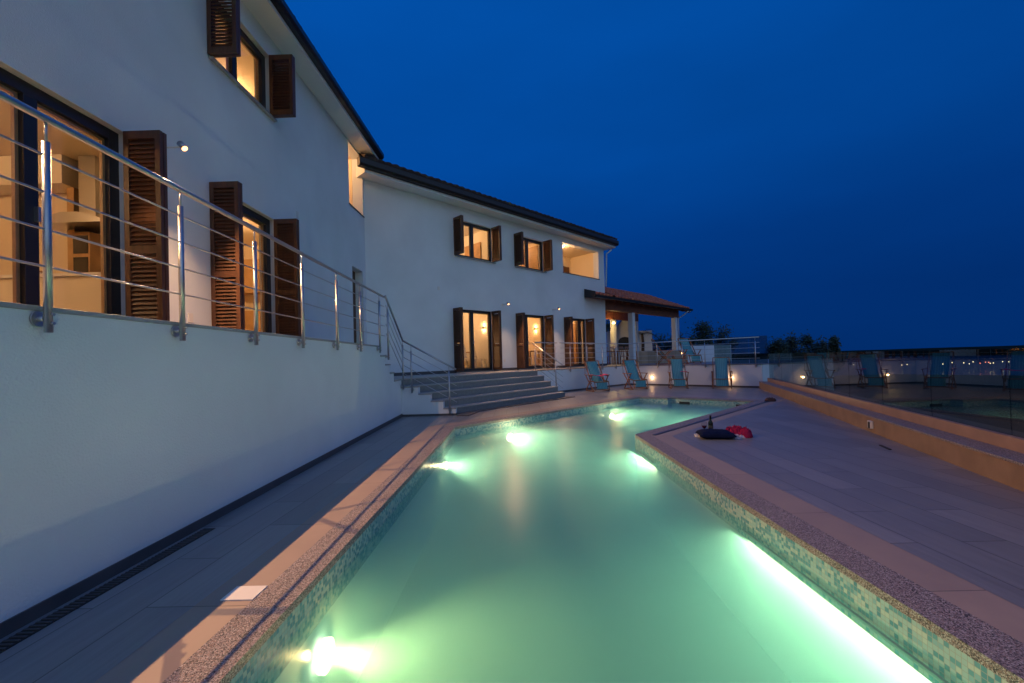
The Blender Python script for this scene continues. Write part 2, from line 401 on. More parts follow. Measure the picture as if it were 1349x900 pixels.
# water
def water_mat():
    m, nt, N, L, P = mat('pool_water'); N.remove(P)
    tr = N.new('ShaderNodeBsdfTransparent'); tr.inputs['Color'].default_value = (.90, .98, .98, 1)
    gl = N.new('ShaderNodeBsdfGlossy'); gl.inputs['Roughness'].default_value = .26
    fr = fresnel2(N, L, 1.33)
    mx = N.new('ShaderNodeMixShader'); tc = N.new('ShaderNodeTexCoord')
    mp = N.new('ShaderNodeMapping'); mp.inputs['Scale'].default_value = (1, .6, 1); L.new(tc.outputs['Object'], mp.inputs[0])
    n = N.new('ShaderNodeTexNoise'); n.inputs['Scale'].default_value = 3.2; n.inputs['Detail'].default_value = 3; L.new(mp.outputs[0], n.inputs['Vector'])
    bp = N.new('ShaderNodeBump'); bp.inputs['Strength'].default_value = .5; bp.inputs['Distance'].default_value = .02
    L.new(n.outputs['Fac'], bp.inputs['Height']); L.new(bp.outputs[0], gl.inputs['Normal']); L.new(bp.outputs[0], fr.inputs['Normal'])
    L.new(fr.outputs[0], mx.inputs[0]); L.new(tr.outputs[0], mx.inputs[1]); L.new(gl.outputs[0], mx.inputs[2])
    L.new(mx.outputs[0], N['Material Output'].inputs['Surface'])
    v = N.new('ShaderNodeVolumePrincipled'); v.inputs['Color'].default_value = (.36, .93, .93, 1); v.inputs['Density'].default_value = .85
    v.inputs['Anisotropy'].default_value = .0
    L.new(v.outputs[0], N['Material Output'].inputs['Volume'])
    return m
PW = offset(POOL, -.004)
MB().prism(PW, PD + .004, WZ).build('water', water_mat(), pool)
# skimmer mouths and pool lamps (lamp = thing's part)
def pool_lamp(x, y, z, dx, dy, e, col, rad=.10, sp=130, dz=-.25, halo=.15):
    d = Vector((dx, dy, 0)).normalized(); c = Vector((x, y, z))
    mb = MB(); mb.tube([c, c + d * .03], rad, 20); mb.build('underwater_lamp', M['poolglow'], pool)
    light('POINT', 'pool_light', c + d * .06, e * halo, col, .02)
    light('SPOT', 'pool_beam', c + d * .055, e * (1 - halo), col, .02, rot=d + Vector((0, 0, dz)), spot_size=radians(sp), spot_blend=1)
YEL = (1, .76, .38)
pool_lamp(-1.28, 2.75, -.52, 1, 0, 420, (1, .62, .22), .10, dz=-.12, sp=75, halo=.05)
pool_lamp(-1.28, 7.4, -.45, 1, 0, 520, YEL, .07, sp=90, halo=.05)
pool_lamp(-.22, 9.81, -.42, .7, -.7, 1300, YEL, .09, sp=90, halo=.05)
pool_lamp(2.73, 12.82, -.42, .7, -.7, 1300, YEL, .09, sp=90, halo=.05)
pool_lamp(.3, -1.28, -.55, 0, 1, 1100, YEL, .09, sp=120, halo=.05)  # unseen lamp behind the camera, added to brighten the water overall
def pool_strip(x, y, ln, d, e):
    """narrow lamp strip fixed to the wall just under the waterline, shining down and out"""
    fr = Fr((x, y, 0), (-d[1], d[0], 0), (d[0], d[1], 0))
    MB(fr).box((-ln / 2, 0, -.235), (ln / 2, .02, -.222)).build('underwater_strip', M['mosaicd'], pool)
    l = bpy.data.lights.new('strip_light', 'AREA'); l.shape = 'RECTANGLE'; l.size = ln; l.size_y = .22; l.energy = e; l.color = (1, .82, .42)
    o = bpy.data.objects.new('strip_light', l); COL.objects.link(o)
    z = Vector((-d[0] * .5, -d[1] * .5, .85)).normalized(); xx = Vector((-d[1], d[0], 0)); yy = z.cross(xx)
    m = Matrix((xx, yy, z)).transposed().to_4x4(); m.translation = fr(0, .06, -.26); o.matrix_world = m
pool_strip(1.955, 2.15, 3.4, (-1, 0), 58)
pool_strip(1.955, 6.75, .8, (-1, 0), 26)
pool_strip(4.4, 9.88, 1.6, (-.713, .70), 120)  # unseen strip on the peninsula's far face, added to brighten the far water
for t_ in (.25, 1.9):
    a = Vector((4.87, 13.79)) + Vector(N2[:2]) * t_
    fr = Fr((*a, 0), N2, D2)
    mb = MB(fr); mb.box((0, -.03, -.20), (.32, .012, -.115)); mb.build('skimmer_mouth', M['black'], pool)
lid = MB(); lid.box((-1.72, 2.45, -.03), (-1.535, 2.60, .006)); tag(lid.build('skimmer_lid', M['white']), 'pale square skimmer lid set in the paving by the left pool edge', 'lid')
# thin dark blue strip along the peninsula coping
fr = Fr((2.24, 7.29, 0), D2, N2)
mb = MB(fr); mb.box((0, -.015, -.02), (6.68, .05, .006)); tag(mb.build('coping_strip', simple('dark_strip', (.03, .035, .06), .3)), 'long dark strip along the peninsula coping edge', 'drain')

# deck sheet with the pool cut out
bm = bmesh.new()
outer = [(-2.75, -8), (1.0, -8), (10.6, 20.4), (4.2, 21.3), (-3.3, 14)]
hole = offset(C1, .298)
es = []
for P_ in (outer, hole):
    vs = [bm.verts.new((*p, 0)) for p in P_]
    es += [bm.edges.new((vs[i], vs[(i + 1) % len(vs)])) for i in range(len(vs))]
bmesh.ops.triangle_fill(bm, use_beauty=True, edges=es, use_dissolve=False)
for f in bm.faces:
    if f.normal.z < 0: f.normal_flip()
mb = MB(); mb.bm = bm; tag(mb.build('pool_deck', M['deck'], recalc=False), kind='structure')

# ---------------------------------------------------------------- retaining wall + terraces
# long raised terrace: wall face in frame FW, stepped at the far end
ys = [8.9, 9.25, 9.6, 9.95, 10.3]
prof = [(-6, 0), (10.66, 0), (10.66, T2 - .03)]
for k in range(4, -1, -1):
    z = T1 - .03 - .19 * k
    if k == 4: z = T2 - .03; prof += [(ys[4], z)]
    else: prof += [(ys[k + 1], z), (ys[k], z)]
prof = [(-6, 0), (10.66, 0), (10.66, T2 - .03), (ys[4], T2 - .03)]
for k in (3, 2, 1, 0):
    z = T1 - .03 - .19 * (k + 1) + .19 * 0
    z = T2 - .03 + .19 * (4 - k) - .19 + .0
    prof += [(ys[k + 1], T2 - .03 + .19 * (3 - k) + .0), (ys[k], T2 - .03 + .19 * (3 - k))] if k < 3 else [(ys[3], T2 - .03)]
prof += [(ys[0], T1 - .03), (-6, T1 - .03)]
rw = thing('retaining_wall', 'tall white stuccoed retaining wall under the long upper terrace beside the pool', 'wall')
w1 = MB(FW); w1.profile(prof, -.2, 0); w1.build('wall', M['plaster'], rw)
w1 = MB(FW); w1.box((-6, 0.001, 0.001), (10.65, .012, .075)); w1.build('skirting', M['skirt'], rw)
w1 = MB(FW); w1.box((-6, -.2, T1 - .03), (ys[0], .006, T1)); w1.build('coping', M['nosing'], rw, bevel=.004)
# upper terrace floor
fl = MB(); fl.prism([(-4.38, -6), (-2.56, -6), (-3.0, ys[0]), (-4.38, ys[0])], 1.3, T1 - .004); tag(fl.build('upper_terrace', M['terrace']), kind='structure')
# first flight
st1 = thing('upper_stairs', 'narrow flight of grey stone steps dropping from the upper terrace beside the stepped wall', 'stairs')
for k in range(4):
    z = T1 - .19 * (k + 1)
    xw = FW(ys[k], -.2, 0).x
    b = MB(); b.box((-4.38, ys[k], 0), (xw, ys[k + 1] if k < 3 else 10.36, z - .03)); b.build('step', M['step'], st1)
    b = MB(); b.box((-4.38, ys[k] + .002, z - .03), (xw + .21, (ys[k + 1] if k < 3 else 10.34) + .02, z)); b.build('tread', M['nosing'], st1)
# low stepped side wall facing the camera
Y0 = 10.66
sw = thing('stair_side_wall', 'low white stepped wall closing the left end of the wide pool stairs', 'wall')
xs = [-2.872, -2.46, -2.16, -1.85, -1.54]
pr = [(xs[0], 0), (xs[4], 0)]
for k in range(4):
    z = .185 * (k + 1) - .03
    pr += [(xs[4 - k], z), (xs[3 - k], z)] if k < 3 else [(xs[1], z), (xs[0], z)]
FS = Fr((0, Y0, 0), (1, 0, 0), (0, 1, 0))
b = MB(FS); b.profile(pr, 0, .2); b.build('wall', M['plaster'], sw)
for k in range(4):
    z = .185 * (k + 1)
    b = MB(FS); b.box((xs[3 - k] + .002 if k < 3 else xs[0] + .01, -.012, z - .03), (xs[4 - k] + .012, .2, z)); b.build('coping', M['nosing'], sw)
b = MB(FS); b.box((xs[0], -.014, .001), (xs[4] + .02, -.001, .05)); b.box((xs[4] + .001, -.001, .001), (xs[4] + .02, .2, .05)); b.build('skirting', M['skirt'], sw)
# wide stairs
ws = thing('wide_stairs', 'five wide grey stone steps fanning from the pool deck up to the far terrace', 'stairs')
def tread_line(n):   # ends of a tread front: right end and left end at y = 10.86
    r = F2(5.75, n, 0); l = F2(.4, n + .56, 0); d = (l - r); t = (10.86 - r.y) / d.y
    return (r.x, r.y), ((r + d * t).x, 10.86)
back = [(-2.88, 10.86), (-2.88, 10.36), (-4.38, 10.36), (-4.38, 12.69), tuple(F2(0.1, -.02, 0))[:2], tuple(F2(5.75, -.02, 0))[:2]]
for k in range(5):
    n = 2.78 - .31 * k
    r, l = tread_line(n)
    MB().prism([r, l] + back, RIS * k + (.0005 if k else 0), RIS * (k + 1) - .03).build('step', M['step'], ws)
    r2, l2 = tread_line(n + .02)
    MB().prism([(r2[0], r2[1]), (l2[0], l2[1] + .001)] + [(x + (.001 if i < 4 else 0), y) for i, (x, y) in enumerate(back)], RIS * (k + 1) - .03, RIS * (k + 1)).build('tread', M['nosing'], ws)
r, l = tread_line(3.05)
rr = F2(5.98, 3.03, 0); ll = F2(1.4, 3.4, 0)
MB().prism([(rr.x, rr.y), (ll.x, ll.y), (-1.2, 10.45), (-1.5, 10.5), (-1.5, 10.9), tuple(F2(1.2, 2.3, 0))[:2], tuple(F2(5.98, 2.4, 0))[:2]], .001, .022).build('plinth', M['skirt'], ws)
# far terrace
TP = [(5.75, -.02), (5.75, 1.3), (12.43, 1.3), (12.43, 7.05), (27, 7.05), (27, -9), (12.72, -9), (12.72, -.02)]
tw = thing('far_terrace_wall', 'white rendered wall carrying the far terrace behind the four pool deckchairs', 'wall')
b = MB(F2); b.prism(TP, -3, T2 - .03); b.build('wall', M['plaster'], tw)
b = MB(F2); b.box((5.76, 1.302, .001), (12.42, 1.314, .07)); b.box((12.416, 1.32, .001), (12.429, 7.06, .07)); b.build('skirting', M['skirt'], tw)
TP2 = [(5.752, -.02), (5.752, 1.32), (12.41, 1.32), (12.41, 7.07), (27, 7.07), (27, -9), (12.72, -9), (12.72, -.02)]
tag(MB(F2).prism(TP2, T2 - .029, T2 - .001).build('far_terrace', M['terrace']), kind='structure')
# drain grate along the retaining wall
g = thing('floor_grate', 'dark ribbed drain grate at the foot of the retaining wall', 'drain')
b = MB(FW); b.box((1.0, .05, -.02), (3.55, .14, .003)); b.build('channel', M['black'], g)
b = MB(FW)
for k in range(84): b.box((1.0 + .03 * k, .055, .003), (1.012 + .03 * k, .135, .009))
b.build('grille', M['skirt'], g)

# ---------------------------------------------------------------- kerb + glass balustrade
ku = Vector((.3437, .9391, 0)); kn = Vector((.9391, -.3437, 0))
FK = Fr((4.55 - .366 * 3.96 - 0, 0, 0), ku, kn)
KL = 17.55
kb = thing('low_boundary_wall', 'low ochre stone bench wall with speckled ledge along the right deck edge', 'wall')
MB(FK).box((-6, 0, 0), (KL, .5, .235)).build('wall', M['kerb'], kb)
MB(FK).box((-6, -.012, .235), (KL, .27, .262)).build('ledge', M['agg'], kb, bevel=.003)
MB(FK).box((-6, .271, .2355), (KL, .55, .395)).build('upstand', M['kerb2'], kb, bevel=.004)
gb = thing('glass_balustrade', 'frameless glass balustrade on the low ochre wall reflecting the deckchairs', 'balustrade')
s0 = -5.5; k = 0
while s0 < KL - .2:
    s1 = min(s0 + 1.5, KL - .05)
    MB(FK).box((s0, .33, .396), (s1 - .012, .342, 1.30)).build('glass_panel', M['bglass'], gb); s0 += 1.5
so = thing('deck_socket', 'pale outdoor power socket with black flap on the ochre wall', 'socket')
sS = 7.42
MB(FK).box((sS, -.05, .07), (sS + .12, -.001, .19)).build('box', M['white'], so, bevel=.01)
MB(FK).box((sS + .01, -.062, .08), (sS + .06, -.051, .18)).build('flap', M['black'], so)
tag(MB(FK).box((6.05, -.32, .0), (6.35, -.29, .012)).build('door_stop', M['black']), 'thin black bar lying on the right deck below the ochre wall', 'bar')

# ---------------------------------------------------------------- the villa
villa = thing('villa', 'large white two storey villa with dark shutters, lit windows and tiled roof', 'villa')
def wall_holes(fr, s0, s1, z0, z1, holes, t, name, m):
    S = sorted({s0, s1, *[h[0] for h in holes], *[h[1] for h in holes]}); Z = sorted({z0, z1, *[h[2] for h in holes], *[h[3] for h in holes]})
    bm = bmesh.new(); V = {}
    def v(i, j, b):
        if (i, j, b) not in V: V[i, j, b] = bm.verts.new(fr(S[i], -t * b, Z[j]))
        return V[i, j, b]
    def solid(i, j):
        if i < 0 or j < 0 or i >= len(S) - 1 or j >= len(Z) - 1: return False
        cs, cz = (S[i] + S[i + 1]) / 2, (Z[j] + Z[j + 1]) / 2
        return not any(h[0] < cs < h[1] and h[2] < cz < h[3] for h in holes)
    for i in range(len(S) - 1):
        for j in range(len(Z) - 1):
            if not solid(i, j): continue
            for b in (0, 1): bm.faces.new((v(i, j, b), v(i + 1, j, b), v(i + 1, j + 1, b), v(i, j + 1, b)))
            for di, dj, a, c in ((-1, 0, (i, j), (i, j + 1)), (1, 0, (i + 1, j), (i + 1, j + 1)), (0, -1, (i, j), (i + 1, j)), (0, 1, (i, j + 1), (i + 1, j + 1))):
                if not solid(i + di, j + dj): bm.faces.new((v(*a, 0), v(*c, 0), v(*c, 1), v(*a, 1)))
    mb = MB(); mb.bm = bm
    return mb.build(name, m, villa)
A = [(2.55, 4.87, T1, 4.03), (6.27, 7.90, T1, 4.02), (11.65, 12.45, T2, 4.0), (6.28, 7.85, 5.90, 7.02), (11.55, 12.6, 5.66, 7.35),
     (-1.2, .4, T1, 4.02)]
wall_holes(F1, -6, 12.69, .3, 7.4, A, .3, 'wall', M['plaster'])
B = [(3.25, 5.02, T2 + .05, 3.17), (6.34, 8.05, T2 + .05, 3.17), (9.4, 11.03, T2 + .05, 3.17), (3.36, 5.12, 5.04, 6.34), (6.35, 8.08, 5.05, 6.34), (9.39, 12.21, 5.21, 6.56)]
wall_holes(F2, -.1, 12.7, .3, 6.8, B, .3, 'wall', M['plaster'])
MB(F2).box((12.4, -7.5, .3), (12.699, -.302, 6.8)).build('wall', M['plaster'], villa)
MB(F2).box((-4, -7.7, .3), (12.699, -7.5, 6.8)).build('wall', M['plaster'], villa)
MB().box((-12.5, -6.2, .3), (-4.4, -6, 7.4)).build('wall', M['plaster'], villa)
MB().box((-12.7, -6.2, .3), (-12.5, 14, 7.4)).build('wall', M['plaster'], villa)
MB().box((-12.5, 12.7, .3), (-4.72, 12.9, 7.4)).build('wall', M['plaster'], villa)
MB().box((-4.72, 12.72, 6.9), (-4.4, 12.9, 7.4)).build('wall', M['plaster'], villa)
# facade skirtings
for a, b_ in ((.35, 3.25), (5.02, 6.34), (8.05, 9.4), (11.03, 12.7)): MB(F2).box((a, .001, T2 + .0005), (b_, .014, T2 + .10)).build('skirting', M['skirt'], villa)

def shutter(fr, s, n0, n1, z0, z1, parent, up_slats=True):
    """louvred leaf standing out from the wall at s, from n0 to n1"""
    t = .022
    for q, off in enumerate((0, .056)):
        b = MB(fr); a = s + off * (1 if parent['hinge'] > 0 else -1)
        b.box((a - t, n0, z0), (a + t, n0 + .06, z1)); b.box((a - t, n1 - .06, z0), (a + t, n1, z1))
        h = z1 - z0
        rails = [z0 + .045, z1 - .045] + ([z0 + h * .42] if h > 1.6 else [])
        for r in rails: b.box((a - t, n0 + .06, r - .045), (a + t, n1 - .06, r + .045))
        z = z0 + .12
        while z < z1 - .11:
            if not any(abs(z - r) < .05 for r in rails):
                p = [(a - .018, z - .022), (a - .010, z - .026), (a + .018, z + .022), (a + .010, z + .026)]
                lo = [b.bm.verts.new(fr(x, n0 + .06, y)) for x, y in p]; hi = [b.bm.verts.new(fr(x, n1 - .06, y)) for x, y in p]
                b._close(lo, hi)
            z += .052
        if q == 0:
            o = b.build('shutter', M['wood'], parent)
        else: b.build('shutter', M['wood'], parent)
def opening(fr, s0, s1, z0, z1, kind, mullions, sh=True, w=.43, sill=True):
    o = bpy.data.objects.new(kind, None); COL.objects.link(o); o.parent = villa
    d0, d1 = -.16, -.09
    b = MB(fr); f = .065; f = .12 if fr is F1 else .075
    b.box((s0, d0, z0), (s0 + f, d1, z1)); b.box((s1 - f, d0, z0), (s1, d1, z1))
    b.box((s0 + f, d0, z1 - f), (s1 - f, d1, z1)); b.box((s0 + f, d0, z0), (s1 - f, d1, z0 + f))
    edges = [s0 + f]
    for m_ in mullions:
        b.box((m_ - .06, d0, z0 + f), (m_ + .06, d1, z1 - f)); edges += [m_ - .06, m_ + .06]
    edges.append(s1 - f)
    b.build('frame', M['alu'], o, bevel=.004)
    for a, c in zip(edges[::2], edges[1::2]):
        MB(fr).box((a, -.131, z0 + f), (c, -.124, z1 - f)).build('pane', M['glass'], o)
        b = MB(fr)   # pale inner sash
        for q in ((a, z0 + f, a + .03, z1 - f), (c - .03, z0 + f, c, z1 - f), (a + .03, z1 - f - .03, c - .03, z1 - f), (a + .03, z0 + f, c - .03, z0 + f + .03)):
            b.box((q[0], -.175, q[1]), (q[2], -.161 + .02, q[3]))
        b.build('sash', M['oak'], o)
    if kind == 'glass_door' :
        m_ = (mullions + [s0 + .1])[0]
        MB(fr).box((m_ + .02, d1, (z0 + z1) / 2 - .12), (m_ + .045, d1 + .04, (z0 + z1) / 2 + .02)).build('handle', M['steel'], o)
    if sill and kind == 'window':
        MB(fr).box((s0 - .04, -.12, z0 - .035), (s1 + .1, .06, z0 - .001)).build('sill', M['nosing'], o)
    if sill and kind == 'glass_door':
        MB(fr).box((s0 + .002, -.29, z0 - .03), (s1 - .002, .03, z0 + .002)).build('threshold', M['skirt'], o)
    if sh:
        o['hinge'] = -1; shutter(fr, s0 - .005, .01, w, z0 + .01, z1 + .0, o)
        o['hinge'] = 1; shutter(fr, s1 + .005 - .04, .01, w, z0 + .01, z1 + .0, o)
        del o['hinge']
    return o
opening(F1, 2.55, 4.87, T1, 4.03, 'glass_door', [3.97])
opening(F1, 6.27, 7.90, T1, 4.02, 'glass_door', [7.0])
opening(F1, -1.2, .4, T1, 4.02, 'glass_door', [-.4])
opening(F1, 6.28, 7.85, 5.90, 7.02, 'window', [6.97], w=.44)
opening(F2, 3.25, 5.02, T2 + .05, 3.17, 'glass_door', [4.1])
opening(F2, 6.34, 8.05, T2 + .05, 3.17, 'glass_door', [7.0])
opening(F2, 9.4, 11.03, T2 + .05, 3.17, 'glass_door', [10.6])
opening(F2, 3.36, 5.12, 5.04, 6.34, 'window', [4.2], w=.45)
opening(F2, 6.35, 8.08, 5.05, 6.34, 'window', [7.15], w=.45)
# loggia parapet ledges
MB(F2).box((9.35, -.31, 5.18), (12.25, .02, 5.212)).build('ledge', M['skirt'], villa)
MB(F1).box((11.52, -.31, 5.63), (12.66, .02, 5.662)).build('ledge', M['skirt'], villa)
# recessed entrance
o = bpy.data.objects.new('entrance_door', None); COL.objects.link(o); o.parent = villa
MB(F1).box((11.66, -.29, T2), (12.44, -.22, 3.99)).build('leaf', M['wood'], o)
MB(F1).box((11.75, -.22, 1.9), (11.78, -.16, 2.05)).build('handle', M['steel'], o)

def room(fr, s0, s1, dep, z0, z1, m, e, lamp=True, lp=None, n0=-.301, col=WARM):
    """inward facing shell"""
    b = MB(fr); n1 = n0 - dep
    b.box((s0, n1 - .05, z0), (s1, n1, z1)); b.box((s0 - .05, n1 - .05, z0), (s0, n0, z1)); b.box((s1, n1 - .05, z0), (s1 + .05, n0, z1))
    b.box((s0 - .05, n1 - .05, z0 - .04), (s1 + .05, n0, z0)); b.box((s0 - .05, n1 - .05, z1), (s1 + .05, n0, z1 + .04))
    b.build('room', m, villa)
    lp = lp or ((s0 + s1) / 2, n0 - dep * .5)
    p = fr(lp[0], lp[1], z1 - .14)
    light('POINT', 'room_light', p, e * 1.15, col, .12)
    if lamp:
        q = fr(lp[0], lp[1], z1)
        mb = MB(); mb.lathe([(0, -.09), (.13, -.08), (.17, -.04), (.17, 0), (0, 0)], q, 24)
        tag(mb.build('ceiling_lamp', M['lampdim']), lamp, 'lamp')
room(F1, 1.0, 6.12, 3.6, T1 - .02, 4.30, M['inner'], 98, 'round glowing ceiling lamp inside the kitchen behind the large sliding door', lp=(3.4, -2.2))
room(F1, 6.2, 10.5, 3.6, T1 - .02, 4.3, M['inner'], 85, 'round glowing ceiling lamp in the room behind the second terrace door', lp=(8.6, -1.6))
room(F1, -2.2, .93, 3.6, T1 - .02, 4.3, M['inner'], 60, False)
room(F1, 5.8, 10.2, 3.0, 5.0, 7.3, M['inner'], 75, 'round glowing ceiling lamp behind the nearest upper window', lp=(9.0, -1.6))
room(F1, 11.2, 12.6, 2.0, 5.0, 7.36, M['inner'], 38, False, lp=(11.9, -.9), n0=-.31)
room(F2, 2.6, 5.6, 3.4, T2 + .03, 3.6, M['inner_pale'], 85, False)
room(F2, 5.75, 8.6, 3.4, T2 + .03, 3.6, M['inner'], 85, False)
room(F2, 8.8, 11.6, 3.0, T2 + .03, 3.6, M['inner'], 68, False)
room(F2, 2.6, 5.6, 3.0, 4.2, 6.6, M['inner_pale'], 78, False)
room(F2, 5.75, 8.6, 3.0, 4.2, 6.6, M['inner'], 68, False)
room(F2, 9.2, 12.38, 1.55, 4.2, 6.62, M['inner'], 85, 'round glowing ceiling lamp in the open upper balcony recess', lp=(9.95, -.55))

# roofs ------------------------------------------------------------
def tile_roof(fr, s0, s1, n0, z0, n1, z1, name, m, parent, pw=.25, row=.38, amp=.06, seg=6):
    """barrel tiled slope from eave (n0,z0) up to (n1,z1)"""
    mb = MB(); bm = mb.bm
    ln = math.hypot(n1 - n0, z1 - z0); rows = max(1, int(ln / row)); cols = int((s1 - s0) / pw)
    nrm = Vector((-(z1 - z0) / ln, 0)); 
    tn, tz = (n1 - n0) / ln, (z1 - z0) / ln
    for r in range(rows):
        a0, a1 = r * ln / rows, (r + 1) * ln / rows + .03
        prev = None
        for c in range(cols * seg + 1):
            ph = c / seg * 2 * pi; hgt = amp * (abs(cos(ph / 2)) ** .8) + (.006 * sin(c * 12.9 + r * 3))
            s = s0 + c / seg * pw
            pts = []
            for a, lift in ((a0, .028), (a1, 0)):
                h = hgt + lift
                pts.append(bm.verts.new(fr(s, n0 + tn * a - tz * h * (-1 if n1 < n0 else 1) * 1, z0 + tz * a + abs(tn) * h)))
            pts.append(bm.verts.new(fr(s, n0 + tn * a0, z0 + tz * a0 - .01)))
            if prev:
                f = bm.faces.new((prev[0], pts[0], pts[1], prev[1])); f.smooth = True
                bm.faces.new((prev[2], pts[2], pts[0], prev[0]))
            prev = pts
    return mb.build(name, m, parent, recalc=False)
# wing 2 roof
rf = MB(F2); rf.xprofile([(.48, 6.80), (.48, 6.87), (.0, 7.2), (-3.75, 8.95), (-7.9, 6.87), (-7.9, 6.80)], -.2, 13.05); r_ = rf.build('roof', M['plaster'], villa)
tile_roof(F2, -.25, 13.15, .60, 7.16, -3.75, 9.2, 'roof_tiles', M['rooft'], r_)
tile_roof(F2, -.25, 13.15, -8.0, 6.98, -3.75, 9.1, 'roof_tiles', M['rooft'], r_)
g = MB(F2); g.xprofile([(.485, 6.885), (.60, 6.90), (.64, 6.97), (.64, 7.12), (.485, 7.13)], -.42, 13.1); g.build('gutter', M['gutter'], r_)
g = MB(F2); g.tube([F2(.0 + 12.95, .3, 6.8), F2(12.95, .25, 6.70), F2(12.85, .07, 6.55), F2(12.75, .05, 4.9)], .035); g.build('downpipe', M['plaster'], villa)
# wing 1 roof
rf = MB(F1); rf.xprofile([(.42, 7.40), (.42, 7.47), (0, 7.6), (-4, 9.0), (-8.5, 7.47), (-8.5, 7.40)], -6.5, 13.0); r_ = rf.build('roof', M['plaster'], villa)
tile_roof(F1, -6.5, 13.0, .50, 7.60, -4, 9.16, 'roof_tiles', M['rooft'], r_)
g = MB(F1); g.xprofile([(.421, 7.47), (.51, 7.48), (.55, 7.54), (.55, 7.64), (.421, 7.66)], -6.5, 12.95); g.build('gutter', M['gutter'], r_)
g = MB(F1); g.xprofile([(.30, 7.661), (.50, 7.661), (.50, 7.70), (.30, 7.72)], 12.8, 13.0); g.build('verge', M['gutter'], r_)

# wall spot lamps ----------------------------------------------------
def wall_spot(fr, s, z, label, e, aim=(.56, -.82), group='small spot lamps on the villa walls', sz=118):
    t = thing('wall_spot', label, 'lamp', fr(s, 0, z), 0, group)
    c = fr(s, 0, z); 
    def P(n, dz): return fr(s, n, z + dz) - c
    MB().tube([P(0.001, 0), P(.02, 0)], .05, 16).build('mount', M['white'], t)
    MB().tube([P(.02, 0), P(.30, .0)], .012, 8).build('arm', M['white'], t)
    MB().tube([P(.28, .05), P(.34, -.02)], .036, 16).build('head', M['steel'], t)
    MB().tube([P(.3402, -.0202), P(.344, -.0245)], .033, 16).build('bulb', M['lampglow'], t)
    a = fr.n * aim[0] + Vector((0, 0, aim[1]))
    light('SPOT', 'spot_light', fr(s, .38, z - .02), e, WARM, .010, rot=a, spot_size=radians(sz), spot_blend=.6)
wall_spot(F1, 5.30, 4.08, 'small spot lamp glowing between the two upper terrace doors', 650)
wall_spot(F1, 2.34, 4.24, 'small spot lamp left of the large sliding door', 700)
wall_spot(F2, 5.55, 3.47, 'small spot lamp glowing between the first and second ground floor doors', 230)
wall_spot(F2, 8.60, 3.48, 'small spot lamp glowing between the second and third ground floor doors', 230)
def step_light(fr, s, n, z, label, e, sgn=1):
    t = thing('recessed_lamp', label, 'lamp', fr(s, n, z), 0, 'recessed lamps low on the far terrace wall')
    f2 = Fr((0, 0, 0), fr.s, fr.n)
    b = MB(f2); b.box((-.012, -.075, -.035), (-.001, .075, .035)); b.build('housing', M['white'], t, bevel=.003)
    b = MB(f2); b.box((-.018, -.06, -.022), (-.0125, .06, .022)); b.build('lens', M['lampglow'], t)
    light('POINT', 'recessed_light', fr(s - .09, n, z - .02), e, WARM, .03)
step_light(F2, 12.43, 2.55, .385, 'small recessed lamp glowing on the white wall between the second and third deckchairs', 2.6)
step_light(F2, 12.43, 5.95, .40, 'small recessed lamp glowing on the white wall behind the right deckchair', 2.6)
# sockets
def plate(fr, s, z, label):
    tag(MB(fr).box((s, .001, z), (s + .08, .012, z + .12)).build('wall_socket', M['white']), label, 'socket')
plate(F2, 5.55, 1.25, 'small white wall socket low between the first two ground floor doors')
plate(F2, 2.55, 3.75, 'small white junction cover high on the bare far facade')
plate(F1, 8.7, 4.35, 'small white junction cover above the second terrace door')
plate(F1, 5.75, 1.95, 'small white wall socket beside the sliding door shutter')

# ---------------------------------------------------------------- railings
def railing(name, label, runs, H=1.0, nr=4, gap=.2, group=None):
    """runs: list of dict(path=[base points on wall top line], posts=[(point, zdrop, bracket dir)])"""
    t = thing(name, label, 'railing', group=group)
    for run in runs:
        pts = [Vector(p) for p in run['path']]
        MB().tube([p + Vector((0, 0, H)) for p in pts], .0215, 12).build('handrail', M['steel'], t)
        for k in range(nr):
            MB().tube([p + Vector((0, 0, H - gap * (k + 1) - .0)) for p in pts], .007, 8).build('rod', M['steel'], t)
        for (p, drop, bd) in run['posts']:
            p = Vector(p); bd = Vector(bd)
            q = MB(); q.tube([p + Vector((0, 0, -drop)), p + Vector((0, 0, H - .13))], .0195, 14); po = q.build('post', M['steel'], t)
            q = MB(); q.tube([p + Vector((0, 0, H - .13)), p + Vector((0, 0, H - .01))], .007, 8); q.build('pin', M['steel'], po)
            if bd.length > 0:
                c = p + Vector((0, 0, -drop + .075))
                q = MB(); q.tube([c + bd * .019, c + bd * .06], .015, 10); q.tube([c + bd * .048, c + bd * .0595], .042, 18); q.build('bracket', M['steel'], po)
                q = MB()
                for dz in (-.025, .025): q.tube([c - bd * .018 + Vector((0, 0, dz)), c - bd * .032 + Vector((0, 0, dz))], .009, 8)
                q.build('bolt', M['steel'], po)
    return t
FWr = lambda s, z: FW(s, .062, z)
down = -FW.n
posts = [(FWr(s, T1), .15, down) for s in (-1.7, -.65, .35, 1.35, 2.34, 3.33, 4.33, 5.35, 6.46, 7.52, 8.68)]
railing('terrace_railing', 'polished steel railing with four rods along the edge of the upper terrace', [dict(path=[FWr(-3, T1), FWr(9.05, T1)], posts=posts)], H=1.03, gap=.205)
a0 = FW(9.15, .062, 1.66 + .1); a1 = FW(10.63, .062, T2 - .05)
